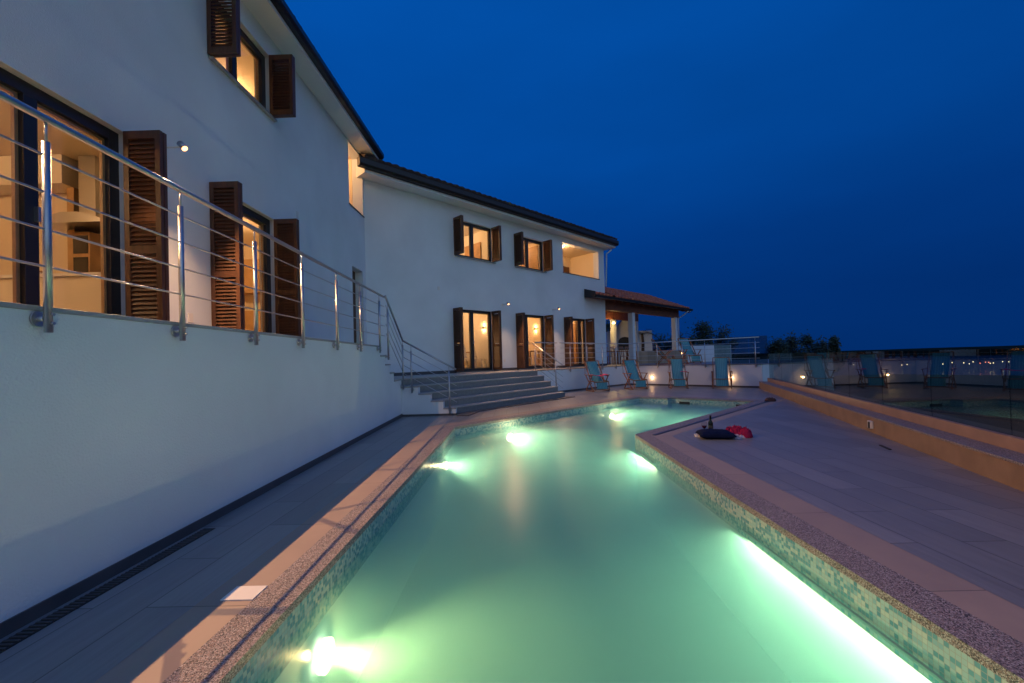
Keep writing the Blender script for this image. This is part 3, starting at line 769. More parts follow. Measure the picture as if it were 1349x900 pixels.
railing('stair_railing', 'steep steel stair railing turning the corner of the stepped white wall', [
    dict(path=[a0, a1], posts=[(FW(9.3, .062, 1.62), .22, down), (FW(10.6, .062, T2 - .03), .22, down)]),
    dict(path=[(-2.81, Y0 - .062, T2 - .05), (-1.5, Y0 - .062, .13)], posts=[((-2.60, Y0 - .062, .74), .16, (0, 1, 0)), ((-1.68, Y0 - .062, .22), .16, (0, 1, 0))])], H=1.0)
nn = 1.362; ss = 12.368
Pn = lambda s: F2(s, nn, T2)
railing('far_terrace_railing', 'steel railing around the far terrace behind the deckchairs', [
    dict(path=[Pn(5.85), Pn(7.1)], posts=[(Pn(7.0), .14, -F2.n)]),
    dict(path=[Pn(7.3), F2(ss, nn, T2), F2(ss, 7.0, T2)],
         posts=[(Pn(x), .14, -F2.n) for x in (7.95, 9.1, 10.25, 11.35)] + [(F2(ss, x, T2), .14, F2.s) for x in (1.9, 2.85, 4.0, 4.95, 6.85)])], H=1.02)
b0 = F2(5.69, 1.38, T2 + .02); b1 = F2(5.69, 2.75, .13)
railing('stair_end_railing', 'short sloping steel railing at the right end of the wide stairs', [
    dict(path=[b0, b1], posts=[(F2(5.69, 1.5, T2 - .08), .06, (0, 0, 0)), (F2(5.69, 2.45, .37), .05, (0, 0, 0))])], H=.98)

# ---------------------------------------------------------------- pergola
pg = thing('pergola', 'tiled timber pergola on white columns at the far end of the villa', 'pergola')
for (s, n) in ((15.5, -.15), (20.8, -.15), (14.6, -3.0), (18.2, -3.0), (21.0, -3.0)):
    MB(F2).box((s - .14, n - .14, T2), (s + .14, n + .14, 3.74)).build('column', M['plaster'], pg, bevel=.01)
for n in (-.15, -3.0):
    MB(F2).box((12.71, n - .09, 3.742), (21.3, n + .09, 4.36)).build('beam', M['woodp'], pg)
def gz(n): return 4.16 + (0.5 - n) * .42 if n > -2.3 else 4.16 + 2.8 * .42 - (-2.3 - n) * .42
for k in range(12):
    s = 12.9 + k * .72
    q = MB(F2); q.xprofile([(.42, gz(.42) - .13), (.42, gz(.42)), (-2.3, gz(-2.3)), (-5.0, gz(-5.0)), (-5.0, gz(-5) - .13), (-2.3, gz(-2.3) - .15)], s, s + .1); q.build('rafter', M['woodp'], pg)
q = MB(F2); q.xprofile([(.48, gz(.48) + .001), (.48, gz(.48) + .03), (-2.3, gz(-2.3) + .032), (-5.05, gz(-5.05) + .03), (-5.05, gz(-5.05) + .001), (-2.3, gz(-2.3) + .001)], 12.71, 21.55); q.build('boarding', M['woodp'], pg)
q = MB(F2); q.xprofile([(.48, 4.17), (.48, 4.25), (.01, 4.44), (.01, 4.2)], 10.98, 12.705); q.build('boarding', M['woodp'], pg)
tile_roof(F2, 12.71, 21.6, .56, 4.26, -2.3, 5.47, 'roof_tiles', M['terra'], pg, pw=.30, amp=.085)
tile_roof(F2, 12.71, 21.6, -5.15, 4.24, -2.3, 5.47, 'roof_tiles', M['terra'], pg)
tile_roof(F2, 11.0, 12.7, .56, 4.26, .02, 4.48, 'roof_tiles', M['terra'], pg, pw=.30, amp=.085)
q = MB(F2); q.xprofile([(.58, 4.14), (.68, 4.15), (.70, 4.26), (.58, 4.27)], 10.97, 21.7); q.build('gutter', M['gutter'], pg)
q = MB(F2); q.xprofile([(.62, 4.12), (.62, 4.42), (.02, 4.60), (.02, 4.18)], 10.92, 10.968); q.build('barge_board', M['gutter'], pg)
q = MB(F2); q.xprofile([(.50, 4.02), (.50, 4.36), (-2.3, 5.52), (-5.1, 4.36), (-5.1, 4.02), (-2.3, 5.15)], 21.6, 21.65); q.build('barge_board', M['woodp'], pg)
q = MB(); q.tube([F2(21.2, .6, 4.12), F2(21.2, .3, 3.9), F2(21.05, .0, 3.7), F2(21.05, 0, T2)], .04); q.build('downpipe', M['plaster'], pg)
pl = thing('pergola_lamp', 'warm lamp under the pergola lighting the back column', 'lamp', F2(17.3, -2.4, 3.45))
MB().lathe([(0, .06), (.06, .05), (.09, -.05), (.0, -.05)]).build('shade', M['lampdim'], pl)
MB().tube([(0, 0, .06), (0, 0, 1.5)], .008, 6).build('cord', M['black'], pl)
light('POINT', 'pergola_light', F2(17.3, -2.4, 3.3), 60, (1, .62, .2), .06)

# barbecue kitchen and low walls behind
bq = thing('outdoor_fireplace', 'white masonry barbecue with arched dark mouth and sloping hood beyond the pergola column', 'fireplace')
FB = Fr((0, 30.0, T2), (1.154, 0, 0), (0, 1, 0), (0, 0, 1.12))
arch = [(6.1, .8), (6.1, 1.3)] + [(6.5 - .4 * cos(a), 1.3 + .3 * sin(a)) for a in [pi * k / 8 for k in range(1, 8)]] + [(6.9, 1.3), (6.9, .8)]
outl = [(5.45, 0), (7.1, 0), (7.1, 2.0), (6.93, 2.62), (6.4, 2.65), (5.95, 2.05), (5.45, 1.95)]
MB(FB).profile(outl, .05, .8).build('body', M['plaster'], bq)
q = MB(FB); q.profile([(5.45, 0), (7.1, 0), (7.1, .75), (5.45, .75)], -.3, .049); q.build('counter', M['plaster'], bq)
MB(FB).profile(arch, .03, .048).build('mouth', M['black'], bq)
tag(MB(FB).box((7.13, 0, 0), (8.12, .4, 1.95)).build('garden_wall', M['plaster']), 'square white masonry block right of the outdoor fireplace', 'wall')
FB2 = Fr((0, 25.2, T2), (1, 0, 0), (0, 1, 0))
tag(MB(FB2).box((7.0, 0, 0), (9.9, .35, .72)).build('garden_wall', M['stonew']), 'low tan stone wall in front of the white block', 'wall')
tag(MB(FB2).box((9.4, .4, 0), (12.6, .7, .95)).build('garden_wall', M['plaster']), 'low white wall behind the right pergola column', 'wall')
# glass screen on the far terrace
gs = thing('glass_screen', 'clear glass wind screen at the right end of the far terrace railing', 'glass screen')
for k in range(3):
    a, b_ = 4.95 + k * .69, 4.95 + (k + 1) * .69 - .02
    MB(F2).box((13.4, a, T2), (13.412, b_, 2.03)).build('glass_panel', M['bglass'], gs)

# ---------------------------------------------------------------- deckchairs
def deckchair(label, loc, rz):
    t = thing('deckchair', label, 'deckchair', loc, rz, 'teal striped wooden deckchairs')
    W = .29
    for sx in (-1, 1):
        x = sx * W
        q = MB()
        q.bar((x, .50, 1.20), (x, -.10, .30), .025, .04, (1, 0, 0)); q.build('back_post', M['wood2'], t)
        q = MB(); q.bar((x + sx * .03, .36, .63), (x + sx * .03, -.36, .03), .025, .04, (1, 0, 0)); q.build('leg', M['wood2'], t)
        q = MB(); q.bar((x + sx * .055, -.30, .63), (x + sx * .055, .30, .03), .025, .04, (1, 0, 0)); q.build('leg', M['wood2'], t)
        q = MB(); q.bar((x + sx * .05, .40, .65), (x + sx * .05, -.38, .65), .06, .025, (1, 0, 0)); q.build('armrest', M['wood2'], t, bevel=.005)
        q = MB(); q.bar((x + sx * .03, .34, .03), (x + sx * .03, -.42, .03), .025, .03, (1, 0, 0)); q.build('runner', M['wood2'], t)
        q = MB(); q.bar((x, .0, .42), (x, -.40, .40), .025, .035, (1, 0, 0)); q.bar((x, -.40, .40), (x, -.50, .06), .022, .03, (1, 0, 0)); q.build('seat_rail', M['wood2'], t)
        q = MB(); q.bar((x + sx * .045, .39, .66), (x + sx * .01, .50, 1.19), .012, .012, (1, 0, 0)); q.build('support_strut', M['wood2'], t)
    for (y, z) in ((.50, 1.20), (-.42, .385), (-.49, .10), (.28, .04)):
        MB().bar((-W, y, z), (W, y, z), .028, .028).build('crossbar', M['wood2'], t)
    # sling: sagging ribbon
    path = []
    for k in range(13):
        f = k / 12; y = .49 - .49 * f; z = 1.19 - .78 * f - .035 * sin(pi * f); path.append((y, z))
    for k in range(1, 8): f = k / 7; path.append((-.42 * f, .41 + -.01 * f - .05 * sin(pi * f)))
    for k in range(1, 6): f = k / 5; path.append((-.42 - .07 * f, .40 - .30 * f))
    mb = MB(); bm = mb.bm; pv = None
    for (y, z) in path:
        cur = [bm.verts.new((x, y, z - .012 * (1 - (x / .22) ** 2))) for x in (-.215, -.11, 0, .11, .215)]
        if pv:
            for i in range(4): f = bm.faces.new((pv[i], pv[i + 1], cur[i + 1], cur[i])); f.smooth = True
        pv = cur
    o = mb.build('sling', M['sling'], t)
    m = o.modifiers.new('th', 'SOLIDIFY'); m.thickness = .006
    return t
dc = deckchair('teal deckchair with a pink towel across its arms, leftmost by the pool', (3.13, 17.1, 0), radians(14))
dup(dc, (4.80, 17.72, 0), radians(12), 'teal deckchair just left of the first glowing wall lamp')
dup(dc, (6.50, 17.6, 0), radians(-14), 'teal deckchair directly below the terrace lamp, second from the right')
dup(dc, (7.95, 16.95, 0), radians(-24), 'teal deckchair with a bright lamp behind its right arm, rightmost by the pool')
dup(dc, (6.85, 20.3, T2), radians(78), 'deckchair seen from the side on the far terrace beside the column')
dup(dc, (8.0, 20.1, T2), radians(10), 'teal deckchair facing the pool up on the far terrace')
bl = thing('garden_lamp', 'low garden lamp glowing between the two far terrace deckchairs', 'lamp', (7.43, 19.55, T2))
MB().tube([(0, 0, 0), (0, 0, .46)], .015, 8).build('post', M['gutter'], bl)
MB().lathe([(0, .54), (.03, .53), (.035, .47), (0, .46)]).build('bulb', M['lampglow'], bl)
light('POINT', 'garden_light', (7.36, 19.45, T2 + .5), 3, WARM, .03)
# towels on chairs
def towel_strip(label, c, rz, m):
    mb = MB(); bm = mb.bm; pv = None
    for k in range(13):
        x = -.36 + k * .06; ax = abs(x)
        z = .672 if ax > .28 else .672 - .05 * (1 - (ax / .28) ** 2)
        if ax > .35: z = .60
        cur = [bm.verts.new((x, y, z + .006 * noise.noise(Vector((x * 9, y * 9, 1))))) for y in (-.30, -.22, -.14, -.05)]
        if pv:
            for i in range(3): bm.faces.new((pv[i], pv[i + 1], cur[i + 1], cur[i]))
        pv = cur
    o = mb.build('towel', m); mo = o.modifiers.new('t', 'SOLIDIFY'); mo.thickness = .02
    o.location = c; o.rotation_euler = (0, 0, rz); tag(o, label, 'towel')
towel_strip('bright pink towel laid across the arms of the leftmost deckchair', (3.13, 17.1, .005), radians(14), M['pink'])
sm = MB(); sm.box((-.02, -.25, .0), (.12, .02, .02)); o = sm.build('folded_cloth', M['pink']); o.location = (6.66, 17.65, .667); tag(o, 'small crimson cloth on the arm of the third deckchair', 'cloth')

# ---------------------------------------------------------------- things on the peninsula deck
def blob(name, m, c, sx, sy, sz, amp, fs, seed, label=None, cat=None, flat=.0, parent=None, sub=4):
    bm = bmesh.new(); bmesh.ops.create_icosphere(bm, subdivisions=sub, radius=1)
    for v in bm.verts:
        d = noise.fractal(v.co * fs + Vector((seed, seed * 2, 0)), 1, 2, 4) * amp
        rid = abs(noise.noise(v.co * fs * 1.6 + Vector((seed, 3, 1)))) * amp
        v.co *= (1 + d - rid * .8)
        v.co = Vector((v.co.x * sx, v.co.y * sy, max(v.co.z, -.35) * sz))
    for f in bm.faces: f.smooth = True
    mb = MB(); mb.bm = bm; o = mb.build(name, m, parent); o.location = c
    if label: tag(o, label, cat)
    return o
def pillow(c, rz):
    bm = bmesh.new(); n = 22; g = {}
    for i in range(n + 1):
        for j in range(n + 1):
            u, v = i / n * 2 - 1, j / n * 2 - 1
            h = ((1 - u ** 4) * (1 - v ** 4)) ** .55
            e = .92 + .08 * (u * u * v * v)
            wr = noise.noise(Vector((u * 2.5, v * 2.5, 5))) * .012
            for s in (0, 1):
                z = (.062 + .062 * h + wr * h if s else .055 - .055 * h)
                if s == 0: z = max(z, .004)
                if abs(u) == 1 or abs(v) == 1:
                    if s: g[i, j, 1] = g[i, j, 0]; continue
                    z = .05
                g[i, j, s] = bm.verts.new((u * .27 * e, v * .22 * e, z))
    for i in range(n):
        for j in range(n):
            for s in (0, 1):
                q = [g[i, j, s], g[i + 1, j, s], g[i + 1, j + 1, s], g[i, j + 1, s]]
                f = bm.faces.new(q); f.smooth = True
    mb = MB(); mb.bm = bm; o = mb.build('pillow', M['navy']); o.location = c; o.rotation_euler = (0, 0, rz)
    return tag(o, 'flat navy blue cushion lying on the peninsula deck', 'cushion')
pillow((3.12, 6.93, 0), radians(-12))
def towel_pile(name, m, c, w, d, h, seed, label, rz=0, parent=None):
    """rumpled cloth: folded height field"""
    bm = bmesh.new(); n = 40; top = {}
    for i in range(n + 1):
        for j in range(n + 1):
            u, v = i / n * 2 - 1, j / n * 2 - 1
            r = math.hypot(u, v) ; base = max(0, 1 - r ** 3)
            p = Vector((u * 1.6 + seed, v * 1.6, seed))
            fold = 1 - abs(noise.noise(p * 1.7)) * 2.2
            fine = noise.noise(p * 5) * .25
            z = h * (base ** .45) * (.45 + .5 * fold + .9 * fine + .22 * abs(noise.noise(p * 9)))
            ax = 1 + .25 * noise.noise(Vector((math.atan2(v, u) * 1.5, seed, 0)))
            k = 1 / max(1, r / 1.0)
            top[i, j] = bm.verts.new((u * k * w * ax + .02 * noise.noise(p * 4), v * k * d * ax, max(z, .004)))
    for i in range(n):
        for j in range(n):
            f = bm.faces.new((top[i, j], top[i + 1, j], top[i + 1, j + 1], top[i, j + 1])); f.smooth = True
    mb = MB(); mb.bm = bm; o = mb.build(name, m, recalc=True)
    mo = o.modifiers.new('t', 'SOLIDIFY'); mo.thickness = .008
    o.location = c; o.rotation_euler = (0, 0, rz)
    tag(o, label, 'towel'); return o
towel_pile('towel', M['red'], (3.50, 7.0, .0), .22, .15, .17, 3.3, 'crumpled crimson towel beside the navy cushion', -.3)
towel_pile('towel', M['paleT'], (3.30, 7.14, .0), .13, .10, .10, 8.1, 'pale pink towel peeking out behind the crimson one', .4)
towel_pile('towel', M['paleT'], (3.44, 6.85, .0), .10, .07, .06, 5.1, 'pale towel corner in front of the crimson one', .4)
towel_pile('towel', simple('brown_cloth', (.10, .05, .04), .9), (6.93, 12.0, 0), .14, .09, .10, 1.7, 'small brown crumpled cloth at the far tip of the peninsula coping', 0)
wb = thing('wine_bottle', 'dark wine bottle standing by the navy cushion', 'bottle', (3.185, 7.24, 0))
MB().lathe([(0, 0), (.036, 0), (.038, .01), (.038, .185), (.034, .205), (.016, .235), (.0145, .30), (.017, .302), (.017, .312), (0, .312)], seg=28).build('body', M['bottle'], wb)
MB().lathe([(.0385, .06), (.0387, .062), (.0387, .15), (.0385, .152)], seg=28).build('label', M['paper'], wb)
tr = thing('serving_tray', 'small pale tray with a raised edge under the wine glass', 'tray', (3.02, 7.10, 0), radians(-15))
MB().box((-.14, -.10, .0), (.14, .10, .012)).build('base', M['white'], tr, bevel=.004)
q = MB(); q.box((-.15, -.11, .0), (-.141, .11, .022)); q.box((.141, -.11, 0), (.15, .11, .022)); q.box((-.141, -.11, 0), (.141, -.101, .022)); q.box((-.141, .101, 0), (.141, .11, .022)); q.build('rim', M['white'], tr)
wg = thing('wine_glass', 'stemmed glass of red wine on the small tray left of the bottle', 'glass', (3.04, 7.15, .0125))
MB().lathe([(0, .0), (.036, .001), (.033, .004), (.005, .010), (.004, .085), (.012, .095), (.036, .125), (.043, .155), (.036, .215), (.0355, .215), (.042, .155), (.035, .127), (.011, .097), (0, .093)], seg=28).build('bowl', M['clear'], wg)
MB().lathe([(0, .098), (.012, .1), (.034, .127), (.0405, .150), (0, .150)], seg=28).build('wine', M['wine'], wg)

# ---------------------------------------------------------------- pergola table and chairs, interiors
def chair(label, loc, rz, m, slats=False):
    t = thing('dining_chair', label, 'chair', loc, rz)
    MB().box((-.21, -.21, .43), (.21, .21, .46)).build('seat', m, t, bevel=.01)
    for x in (-.19, .19):
        MB().box((x - .02, -.20, 0), (x + .02, -.16, .43)).build('leg', m, t)
        MB().bar((x, .19, 0), (x, .19, .46), .04, .04).build('leg', m, t)
    if slats:
        q = MB()
        for x in (-.19, 0, .19): q.bar((x, .19, .46), (x * 1.02, .27, 1.0), .035, .025, (1, 0, 0))
        q.bar((-.2, .27, .98), (.2, .27, .98), .03, .06); q.build('backrest', m, t)
    else:
        q = MB(); q.bar((0, .19, .5), (0, .29, 1.05), .42, .045, (1, 0, 0)); q.build('backrest', m, t, bevel=.01)
    return t
def table(label, loc, rz, w, d, h, m, legs=True):
    t = thing('dining_table', label, 'table', loc, rz)
    MB().box((-w / 2, -d / 2, h - .04), (w / 2, d / 2, h)).build('tabletop', m, t, bevel=.006)
    for sx in (-1, 1):
        for sy in (-1, 1): MB().box((sx * (w / 2 - .07) - .035, sy * (d / 2 - .07) - .035, 0), (sx * (w / 2 - .07) + .035, sy * (d / 2 - .07) + .035, h - .04)).build('leg', m, t)
    return t
rz2 = -TH
pt = F2(16.20, -1.6, T2)
table('wooden outdoor table under the pergola', pt, pi / 2 - TH, 1.5, .8, .76, M['wood2'])
c0 = chair('slatted wooden chair at the near side of the pergola table', F2(15.90, -.85, T2), pi / 2 - TH + pi + pi, M['wood2'], True)
dup(c0, F2(16.60, -.85, T2), None, 'slatted wooden chair at the near right side of the pergola table')
dup(c0, F2(15.90, -2.4, T2), pi / 2 - TH + pi, 'slatted wooden chair at the far side of the pergola table')
dup(c0, F2(16.60, -2.4, T2), pi / 2 - TH + pi, 'slatted wooden chair at the far right side of the pergola table')
# flowers on the table
fp = thing('flower_pot', 'small pot of red flowers on the pergola table', 'flower pot', F2(16.10, -1.6, T2 + .76))
MB().lathe([(0, 0), (.06, 0), (.085, .13), (.075, .13), (0, .11)]).build('pot', M['white'], fp)
q = MB()
for k in range(60):
    a = random.random() * 2 * pi; r = random.random() * .16; z = .16 + random.random() * .14
    c = Vector((r * cos(a), r * sin(a), z)); u = Vector((random.gauss(0, 1), random.gauss(0, 1), random.gauss(0, 1))).normalized() * .022; v_ = u.orthogonal().normalized() * .022
    q.bm.faces.new([q.bm.verts.new(c + w_) for w_ in (u, v_, -u, -v_)])
q.build('petals', M['red'], fp, recalc=False)
# dining room behind first ground floor door
FL = T2 + .03
d1 = chair('high backed cream chair, left one behind the first ground floor door', F2(4.62, -.95, FL), pi / 2 - TH + .5, M['cream'])
dup(d1, F2(5.15, -1.0, FL), None, 'high backed cream chair, right one behind the first ground floor door')
table('long oak table inside the first ground floor door', F2(4.5, -2.0, FL), pi / 2 - TH, 1.7, .9, .75, M['oak'])
dup(d1, F2(7.55, -.75, FL), pi / 2 - TH + 1.6, 'high backed cream chair seen through the second ground floor door')
table('small oak table inside the second ground floor door', F2(8.1, -1.0, FL), pi / 2 - TH, .7, .7, .75, M['oak'])
def sconce(fr, s, n, z, label):
    t = thing('sconce', label, 'lamp', fr(s, n, z), -0, 'wall lamps inside the ground floor rooms')
    q = MB(); q.tube([(0, 0, -.05), (0, 0, .05)], .05, 14); q.build('body', M['white'], t)
    for dz in (.0505, -.0555):
        q = MB(); q.tube([(0, 0, dz), (0, 0, dz + .005)], .045, 14); q.build('bulb', M['lampglow'], t)
    light('POINT', 'sconce_light', fr(s, n, z + .10), 4, WARM, .03); light('POINT', 'sconce_light', fr(s, n, z - .10), 4, WARM, .03)
sconce(F2, 5.53, -1.15, 2.66, 'up and down wall lamp inside the first ground floor room')
sconce(F2, 8.53, -1.05, 2.70, 'up and down wall lamp inside the second ground floor room')
def panel(fr, a, b_, name, m, label, cat):
    tag(MB(fr).box(a, b_).build(name, m, bevel=.004), label, cat)
panel(F2, (11.52, -1.6, FL), (11.595, -.75, 3.05), 'inner_door', M['oak'], 'oak door inside the third ground floor room', 'door')
panel(F2, (11.0, -.62, FL), (11.59, -.40, 3.2), 'bookcase', M['wood'], 'tall dark bookcase inside the third ground floor room', 'bookcase')
panel(F2, (5.53, -2.2, 4.22), (5.595, -1.2, 6.15), 'inner_door', M['oak'], 'oak door in the left upper room', 'door')
panel(F2, (8.2, -1.5, 4.22), (8.595, -.45, 6.3), 'wardrobe', M['oak'], 'tall oak wardrobe in the second upper room', 'wardrobe')
panel(F2, (11.45, -1.845, 4.22), (12.2, -1.79, 6.1), 'balcony_door', M['wood'], 'brown door at the back of the open balcony recess', 'door')
# kitchen along the end wall of the big room, seen obliquely through the sliding door
kc = thing('kitchen_units', 'cream kitchen units with pale worktop inside the sliding door', 'kitchen units')
MB(F1).box((5.5, -3.2, T1), (6.115, -.5, T1 + .86)).build('cabinet', M['cream'], kc, bevel=.006)
MB(F1).box((5.46, -3.22, T1 + .861), (6.116, -.48, T1 + .90)).build('worktop', M['white'], kc)
MB(F1).box((5.78, -3.2, T1 + 2.2), (6.115, -1.72, 4.29)).build('wall_cupboard', M['cream'], kc, bevel=.006)
MB(F1).box((5.9, -1.78, T1 + .95), (6.115, -1.68, T1 + 2.19)).build('side_panel', M['oak'], kc)
ov = thing('oven_tower', 'dark glass oven tower built in beside the cooker hood', 'oven')
MB(F1).box((5.85, -1.66, T1 + .91), (6.11, -1.42, T1 + 1.55)).build('body', M['oak'], ov)
for k in range(2): MB(F1).box((5.84, -1.64, T1 + .95 + .3 * k), (5.849, -1.44, T1 + 1.2 + .3 * k)).build('glass_front', M['screen'], ov)
hd = thing('cooker_hood', 'steel cooker hood with curved canopy above the kitchen worktop', 'cooker hood')
MB(F1).box((5.85, -1.56, T1 + 1.75), (6.10, -1.33, 4.29)).build('chimney', M['hood'], hd)
MB(Fr(F1.o, F1.n, F1.s)).profile([(-1.95, T1 + 1.60), (-.95, T1 + 1.60), (-1.05, T1 + 1.66), (-1.33, T1 + 1.74), (-1.56, T1 + 1.74), (-1.85, T1 + 1.66)], 5.6, 6.11).build('canopy', M['hood'], hd)
bw = thing('bowl', 'white bowl of bread rolls on the kitchen worktop', 'bowl', F1(5.7, -2.0, T1 + .901))
MB().lathe([(0, 0), (.05, 0), (.12, .06), (.115, .06), (.045, .01), (0, .01)]).build('dish', M['white'], bw)
for k in range(5):
    a = k * 1.256; q = MB(); bmesh.ops.create_icosphere(q.bm, subdivisions=2, radius=.04, matrix=Matrix.Translation((.055 * cos(a), .055 * sin(a), .07)) @ Matrix.Diagonal((1.1, 1, .7, 1))); q.build('roll', M['oak'], bw)
panel(F1, (10.0, -3.2, T1), (10.49, -1.2, T1 + .95), 'sideboard', M['oak'], 'low oak sideboard in the room behind the second terrace door', 'sideboard')
panel(F1, (10.2, -2.6, T1 + 1.4), (10.49, -1.5, T1 + 2.2), 'wall_cabinet', M['oak'], 'oak wall cabinet above the sideboard behind the second terrace door', 'cabinet')

# ---------------------------------------------------------------- vegetation
def tree(label, c, h, w, m, seed, n=1500, trunk=.4, conifer=False, leaf=.12):
    rnd = random.Random(seed); t = thing('tree', label, 'tree', c, 0, 'dark trees beyond the terrace')
    q = MB(); q.tube([(0, 0, 0), (.08 * w, .02, h * .45), (.0, 0, h * .85)], [.05 * h * .6, .03 * h * .6, .01 * h], 8)
    for k in range(6):
        a = rnd.random() * 6.28; z = h * (.3 + .09 * k)
        q.tube([(0, 0, z), (w * .35 * cos(a), w * .35 * sin(a), z + h * .14)], [.012 * h, .004 * h], 6)
    q.build('trunk', M['bark'], t)
    q = MB(); cl = []
    for k in range(26):
        z = trunk + (1 - trunk) * rnd.random(); rr = (1 - z) * 1.1 + .08 if conifer else math.sqrt(max(.05, 1 - ((z - .65) / .42) ** 2))
        a = rnd.random() * 6.28; r = w / 2 * rr * (.4 + .6 * rnd.random())
        cl.append((Vector((r * cos(a), r * sin(a), z * h)), w * (.10 + .13 * rnd.random())))
    for k in range(n):
        c0, r0 = cl[rnd.randrange(len(cl))]
        p = c0 + Vector((rnd.gauss(0, 1), rnd.gauss(0, 1), rnd.gauss(0, .9))) * r0 * .62
        if p.z < .05 * h: continue
        u = Vector((rnd.gauss(0, 1), rnd.gauss(0, 1), rnd.gauss(0, 1))).normalized() * leaf * (.5 + rnd.random())
        v_ = u.orthogonal().normalized() * leaf * .5
        q.bm.faces.new([q.bm.verts.new(p + w_) for w_ in (u, v_, -u, -v_)])
    q.build('crown', m, t, recalc=False)
K = 33
def at(px, d):     # ground direction of a pixel column in the photograph, d metres ahead
    a = math.atan((px - 681) / 570.); return d * math.tan(a), d
specs = [(902, 36, 3.3, 2.4, 'low bushy tree right behind the right pergola column'), (925, 37, 4.1, 3.6, 'broad dark tree rising above the terrace railing'),
         (944, 38, 3.6, 2.8, 'rounded dark tree above the glass screen'), (1022, 34, 2.5, 2.2, 'leafy tree just right of the glass screen'),
         (1040, 36, 2.8, 2.4, 'dark tree second right of the glass screen'), (1060, 37, 2.8, 2.8, 'dark tree third right of the glass screen'),
         (1080, 35, 2.4, 2.2, 'low dark tree before the open gap in the skyline'), (1096, 35, 2.8, 1.3, 'slim upright tree, last before the open sea view'),
         (801, 38, 4.6, 2.5, 'dark tree seen between house corner and back column'), (826, 38, 4.4, 2.6, 'dark tree behind the white fireplace hood'),
         (870, 38, 3.2, 2.5, 'dark shrub topping the white block wall')]
for i, (px, d, h, w_, lb) in enumerate(specs):
    x, y = at(px, d); tree(lb, (x, y, -.4), h, w_, M['leaf'] if i % 2 else M['leaf2'], i + 3, n=2600, leaf=.12, trunk=.15, conifer=(1015 < px < 1100 or px == 925))
# palm
px, py = at(846, 30)
pm = thing('palm', 'feathery palm showing above the white block wall', 'palm', (px, py, T2))
MB().tube([(0, 0, 0), (.05, 0, 1.4), (0, 0, 2.0)], [.12, .1, .08], 10).build('trunk', M['bark'], pm)
q = MB()
for k in range(16):
    a = k * 2.4; L_ = 1.1; el = .3 + .9 * random.random()
    for j in range(14):
        f = j / 13; r = L_ * f; p = Vector((r * cos(a), r * sin(a), 2.0 + el * f - .9 * f * f))
        sd = Vector((-sin(a), cos(a), 0))
        for s_ in (-1, 1):
            e_ = p + sd * s_ * .22 * (1 - f * .6) + Vector((cos(a) * .1, sin(a) * .1, -.10))
            q.bm.faces.new([q.bm.verts.new(v_) for v_ in (p, p + Vector((cos(a), sin(a), 0)) * .035, e_)])
q.build('fronds', M['leaf'], pm, recalc=False)
# bushes just outside the glass balustrade
for i, (s, n, h, w_) in enumerate([(3.6, 2.4, 1.9, 1.6), (5.1, 3.8, 1.6, 1.9), (2.2, 1.9, 1.7, 1.4), (7.0, 3.2, 1.2, 1.6), (9.5, 4.0, 1.1, 1.8), (4.2, 1.5, 1.1, 1.3)]):
    p = FK(s, n, -1.05)
    lbs = ['tall dark shrub outside the glass near the right picture edge', 'wide dark shrub below the glass farther out', 'dark shrub hugging the outside of the glass at the frame edge',
           'low shrub outside the middle glass panels', 'low spreading shrub outside the far glass panels', 'small shrub tight behind the glass near the socket']
    tree(lbs[i], p, h, w_, M['leaf'], 40 + i, n=1500, leaf=.05, trunk=.1)

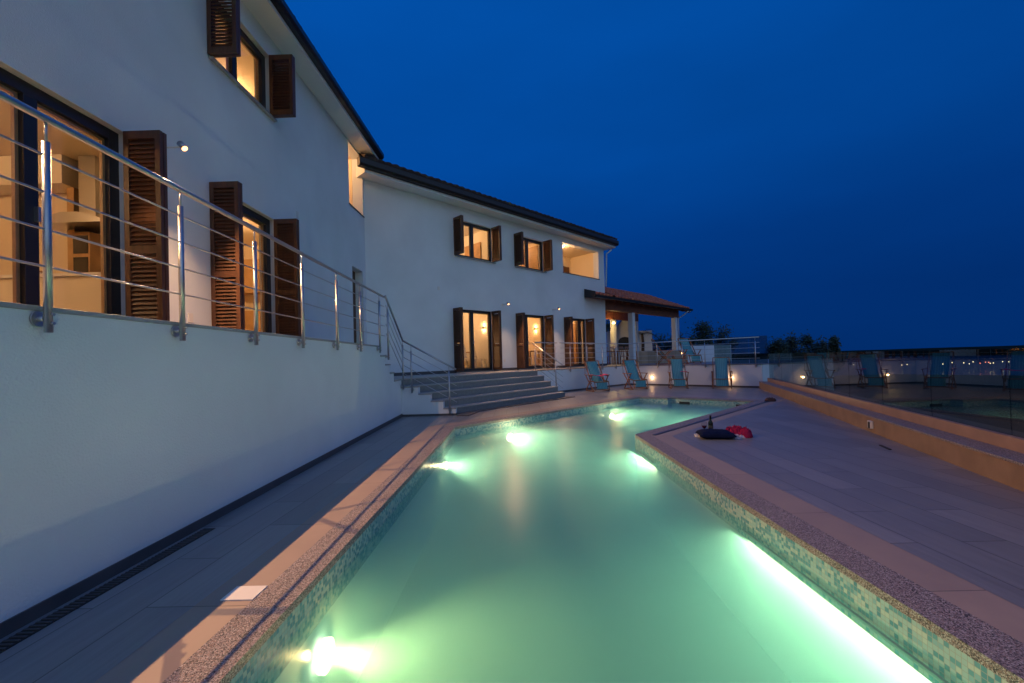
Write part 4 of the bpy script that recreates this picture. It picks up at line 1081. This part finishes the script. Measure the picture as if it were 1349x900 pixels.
# ---------------------------------------------------------------- ground, sea, hills, town
mb = MB(); bm = mb.bm
def gh(x, y):
    r = math.hypot(x, y)
    if r < 30: return -1.15
    f = min(1, (r - 30) / 1170); return -1.15 - 52 * (f ** .9)
radii = [0, 8, 16, 30, 45, 70, 110, 170, 260, 400, 600, 900, 1250]
rings = []
for r in radii:
    rings.append([bm.verts.new((r * cos(a), r * sin(a), gh(r, 0) + (noise.noise(Vector((r * cos(a) * .01, r * sin(a) * .01, 0))) * min(r * .008, 5) if r > 30 else 0))) for a in [2 * pi * k / 72 for k in range(72)]])
for A_, B_ in zip(rings, rings[1:]):
    for k in range(72):
        bm.faces.new((A_[k], B_[k], B_[(k + 1) % 72], A_[(k + 1) % 72]))
bmesh.ops.remove_doubles(bm, verts=bm.verts, dist=.001)
tag(mb.build('ground', M['ground']), kind='structure')
mb = MB(); vs = [mb.bm.verts.new((12000 * cos(a), 12000 * sin(a), -50.5)) for a in [2 * pi * k / 48 for k in range(48)]]; mb.bm.faces.new(vs)
tag(mb.build('sea', M['sea']), kind='structure')
mb = MB(); bm = mb.bm; prev = None
for k in range(181):
    a = radians(-30 + k)  # bearing from +y clockwise
    cur = []
    for (d, f) in ((4200, 0), (4500, .6), (4900, 1), (5400, .8), (6000, 0)):
        hh = 50 + 9 * noise.noise(Vector((a * 3, 1, 0))) + 4 * noise.noise(Vector((a * 14, 2, 0)))
        cur.append(bm.verts.new((d * sin(a), d * cos(a), -52 + f * hh * 1.15)))
    if prev:
        for i in range(4): bm.faces.new((prev[i], cur[i], cur[i + 1], prev[i + 1]))
    prev = cur
tag(mb.build('hills', M['hill']), kind='structure')
tl = None
for i, px in enumerate([1103, 1120, 1182, 1189, 1247, 1262, 1269, 1274, 1283, 1290, 1294, 1300, 1312, 1320, 1235, 1296]):
    d = 1000 + (i * 37) % 90; x, y = at(px, d); red = px in (1283, 1290, 1294)
    z0 = -1.15 - 52 * (((math.hypot(x, y) - 30) / 1170) ** .9 if math.hypot(x, y) < 1200 else 1) - 3
    zt = 1.32 - (d / 570.) * random.uniform(18, 21)
    t = thing('harbour_lamp', 'tiny warm light among the row along the far shore', 'street lamp', (x, y, z0), 0, 'lights of the town across the bay')
    MB().tube([(0, 0, 0), (0, 0, zt - z0)], .15, 5).build('pole', M['gutter'], t)
    MB().lathe([(0, -1), (.7, -.5), (.7, .5), (0, 1)], (0, 0, zt - z0), 8).build('lamp_head', M['townr'] if red else M['town'], t)

# ---------------------------------------------------------------- render settings
SC.view_settings.view_transform = 'Standard'; SC.view_settings.look = 'None'; SC.view_settings.exposure = 0; SC.view_settings.gamma = 1
SC.render.engine = 'CYCLES'
cy = SC.cycles; cy.use_denoising = True; cy.max_bounces = 8; cy.diffuse_bounces = 4; cy.glossy_bounces = 4; cy.transparent_max_bounces = 24; cy.volume_bounces = 1
cy.sample_clamp_indirect = 4; cy.caustics_reflective = False; cy.caustics_refractive = False
cy.use_light_tree = True
